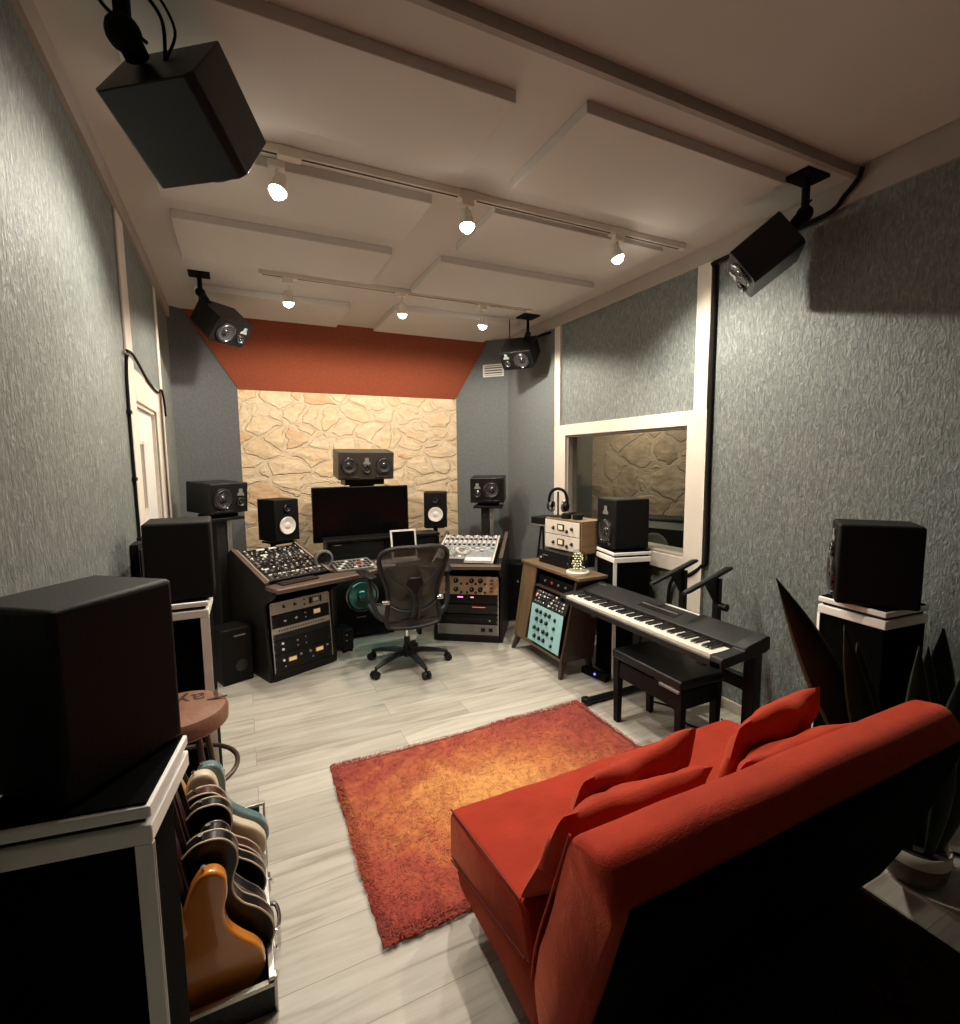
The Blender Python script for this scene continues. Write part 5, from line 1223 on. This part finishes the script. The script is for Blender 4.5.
guitar('black guitar with a thin silvery edge, third from the camera in the rack', -.160, 1.705, gz+.03, .45, 'offset', 'blackg', 'shine', -9, neckm='brownb', lean=3)
guitar('black guitar with pale binding, the nearer of the middle pair', -.155, 1.80, gz+.065, .445, 'single', 'blackg', 'bind', -10, neckm='brownb', lean=3)
guitar('dark guitar with pale binding, the farther of the middle pair', -.160, 1.865, gz+.07, .445, 'single', 'brownb', 'bind', -12, neckm='brownb', lean=3)
guitar('cream solid electric guitar standing between the black and the blue one', -.130, 1.945, gz+.08, .46, 'offset', 'creamg', None, -19, lean=4)
guitar('greyish blue electric guitar, farthest from the camera in the rack', -.120, 2.03, gz+.06, .46, 'offset', 'blueg', None, -18, lean=4)

# ------------------------------------------------------------------ plant by the right wall
pl = thing('potted_plant', 'large dark snake plant in a white rimmed bowl behind the sofa', 'plant', (2.315, .905, 0), 0)
mb = MB(); mb.lathe([(0, 0), (.075, .0), (.098, .03), (.108, .075), (.110, .10)], n=48, m=M['pot_b']); mb.lathe([(.110, .10), (.112, .104), (.112, .142), (.108, .148), (.102, .145), (.100, .12), (0, .12)], n=48, m=M['pot_w']); mb.build('pot', None, pl)
mb = MB(); mb.lathe([(0, .128), (.06, .127), (.099, .121)], n=24); mb.build('soil', M['soil'], pl)
def leaf(base, tip, wid, bend, face, nm='leaf', prof=None):
    base, tip = Vector(base), Vector(tip); n = 16; ax = (tip-base); side = Vector(face).normalized(); side = (side-ax.normalized()*side.dot(ax.normalized())).normalized(); nrm = ax.cross(side).normalized()
    rows = []
    for i in range(n+1):
        t = i/n; p = base+ax*t+Vector(bend)*4*t*(1-t)
        w_ = wid*(.42+.58*math.sin(min(1, t*1.5)*PI/2))*(1-max(0, (t-.55)/.45)**1.7)
        w_ = max(w_, .0012)
        rows.append([p+side*w_*s-nrm*(w_*.35*(1-s*s)) for s in (-1, -.82, -.4, 0, .4, .82, 1)])
    vs = [v for r_ in rows for v in r_]; mb = MB()
    for a, m_ in (((0, 5), None),): pass
    fs = [(i*7+j, i*7+j+1, (i+1)*7+j+1, (i+1)*7+j) for i in range(n) for j in range(6)]
    mi0, mi1 = mb._mi(M['leaf']), mb._mi(M['leaf_e'])
    fcs = mb.poly(vs, fs, M['leaf'])
    for k, f in enumerate(fcs):
        if k % 6 in (0, 5): f.material_index = mi1
    o = mb.build(nm, None, pl, ang=80); so2 = o.modifiers.new('thick', 'SOLIDIFY'); so2.thickness = .004; return o
for b_, t_, w_, bd, fc in (
    ((-.03, .06, .12), (-.335, .395, 1.152), .078, (.03, .0, -.0), (.6, -.45, .3)),
    ((-.02, .06, .12), (-.16, .22, .98), .050, (-.02, 0, 0), (.7, -.7, 0)),
    ((.0, .04, .12), (-.10, .20, .90), .050, (.0, .02, 0), (.8, -.6, 0)),
    ((.02, -.02, .12), (-.02, .03, .93), .052, (-.02, .0, 0), (.7, -.7, 0)),
    ((.03, .02, .12), (.10, .05, .90), .058, (.02, .0, 0), (.75, -.65, .0)),
    ((.05, -.02, .12), (.22, -.02, .80), .060, (.03, .0, 0), (.7, -.7, 0)),
    ((.02, -.05, .12), (.12, -.12, .82), .055, (.02, -.02, 0), (.8, -.6, 0)),
    ((-.02, -.05, .12), (-.08, -.10, .70), .040, (-.02, -.02, 0), (.8, -.5, 0)),
    ((.06, .03, .12), (.34, .10, .92), .062, (.04, .0, 0), (.6, -.7, .2)),
    ((-.05, .0, .12), (-.14, .02, .66), .036, (-.0, .0, 0), (.6, -.7, .2))):
    leaf(b_, t_, w_, bd, fc)
# black lead on the floor beside the pot
c = MB(); c.tube(spline([(2.44, .90, .008), (2.50, .86, .008), (2.56, .90, .01), (2.62, .84, .008), (2.70, .86, .008), (2.78, .80, .01)], 6, False), .007, 8)
tag(c.build('cable', M['soft']), 'black cable on the floor beside the plant pot', 'cable')
c = MB(); c.tube(spline([(2.42, 2.45, .008), (2.50, 2.30, .008), (2.42, 2.10, .008), (2.55, 1.95, .008), (2.66, 2.05, .008)], 6, False), .006, 8)
tag(c.build('cable', M['soft']), 'black cable on the floor under the piano bench', 'cable')

# black case in the corner behind the cabinet, wall box by the door
o = thing('equipment_case', 'black case standing in the corner between the right desk pod and the wooden cabinet', 'case', (2.56, 4.42, 0), R(-35))
MB().b2((-.14, -.12, .02), (.14, .12, .60)).build('body', M['cab'], o, .01)
mb = MB(); mb.lathe([(0, .006), (.012, .004), (.014, 0)], (.0, -.121, .42), '-Y', m=M['shine'], n=14); mb.build('socket', None, o)
for sx in (-.1, .1):
    for sy in (-.08, .08): MB().cyl((sx, sy, 0), (sx, sy, .02), .015).build('foot', M['soft'], o)
o = thing('wall_box', 'small black connection box on the left wall behind the speaker by the door', 'wall box', (-.493, 2.93, 1.06), 0)
MB().b2((0, -.07, 0), (.035, .07, .20)).build('body', M['soft'], o, .003)
MB().b2((.0352, -.05, .03), (.040, .05, .17)).build('cover', M['black'], o, .001)
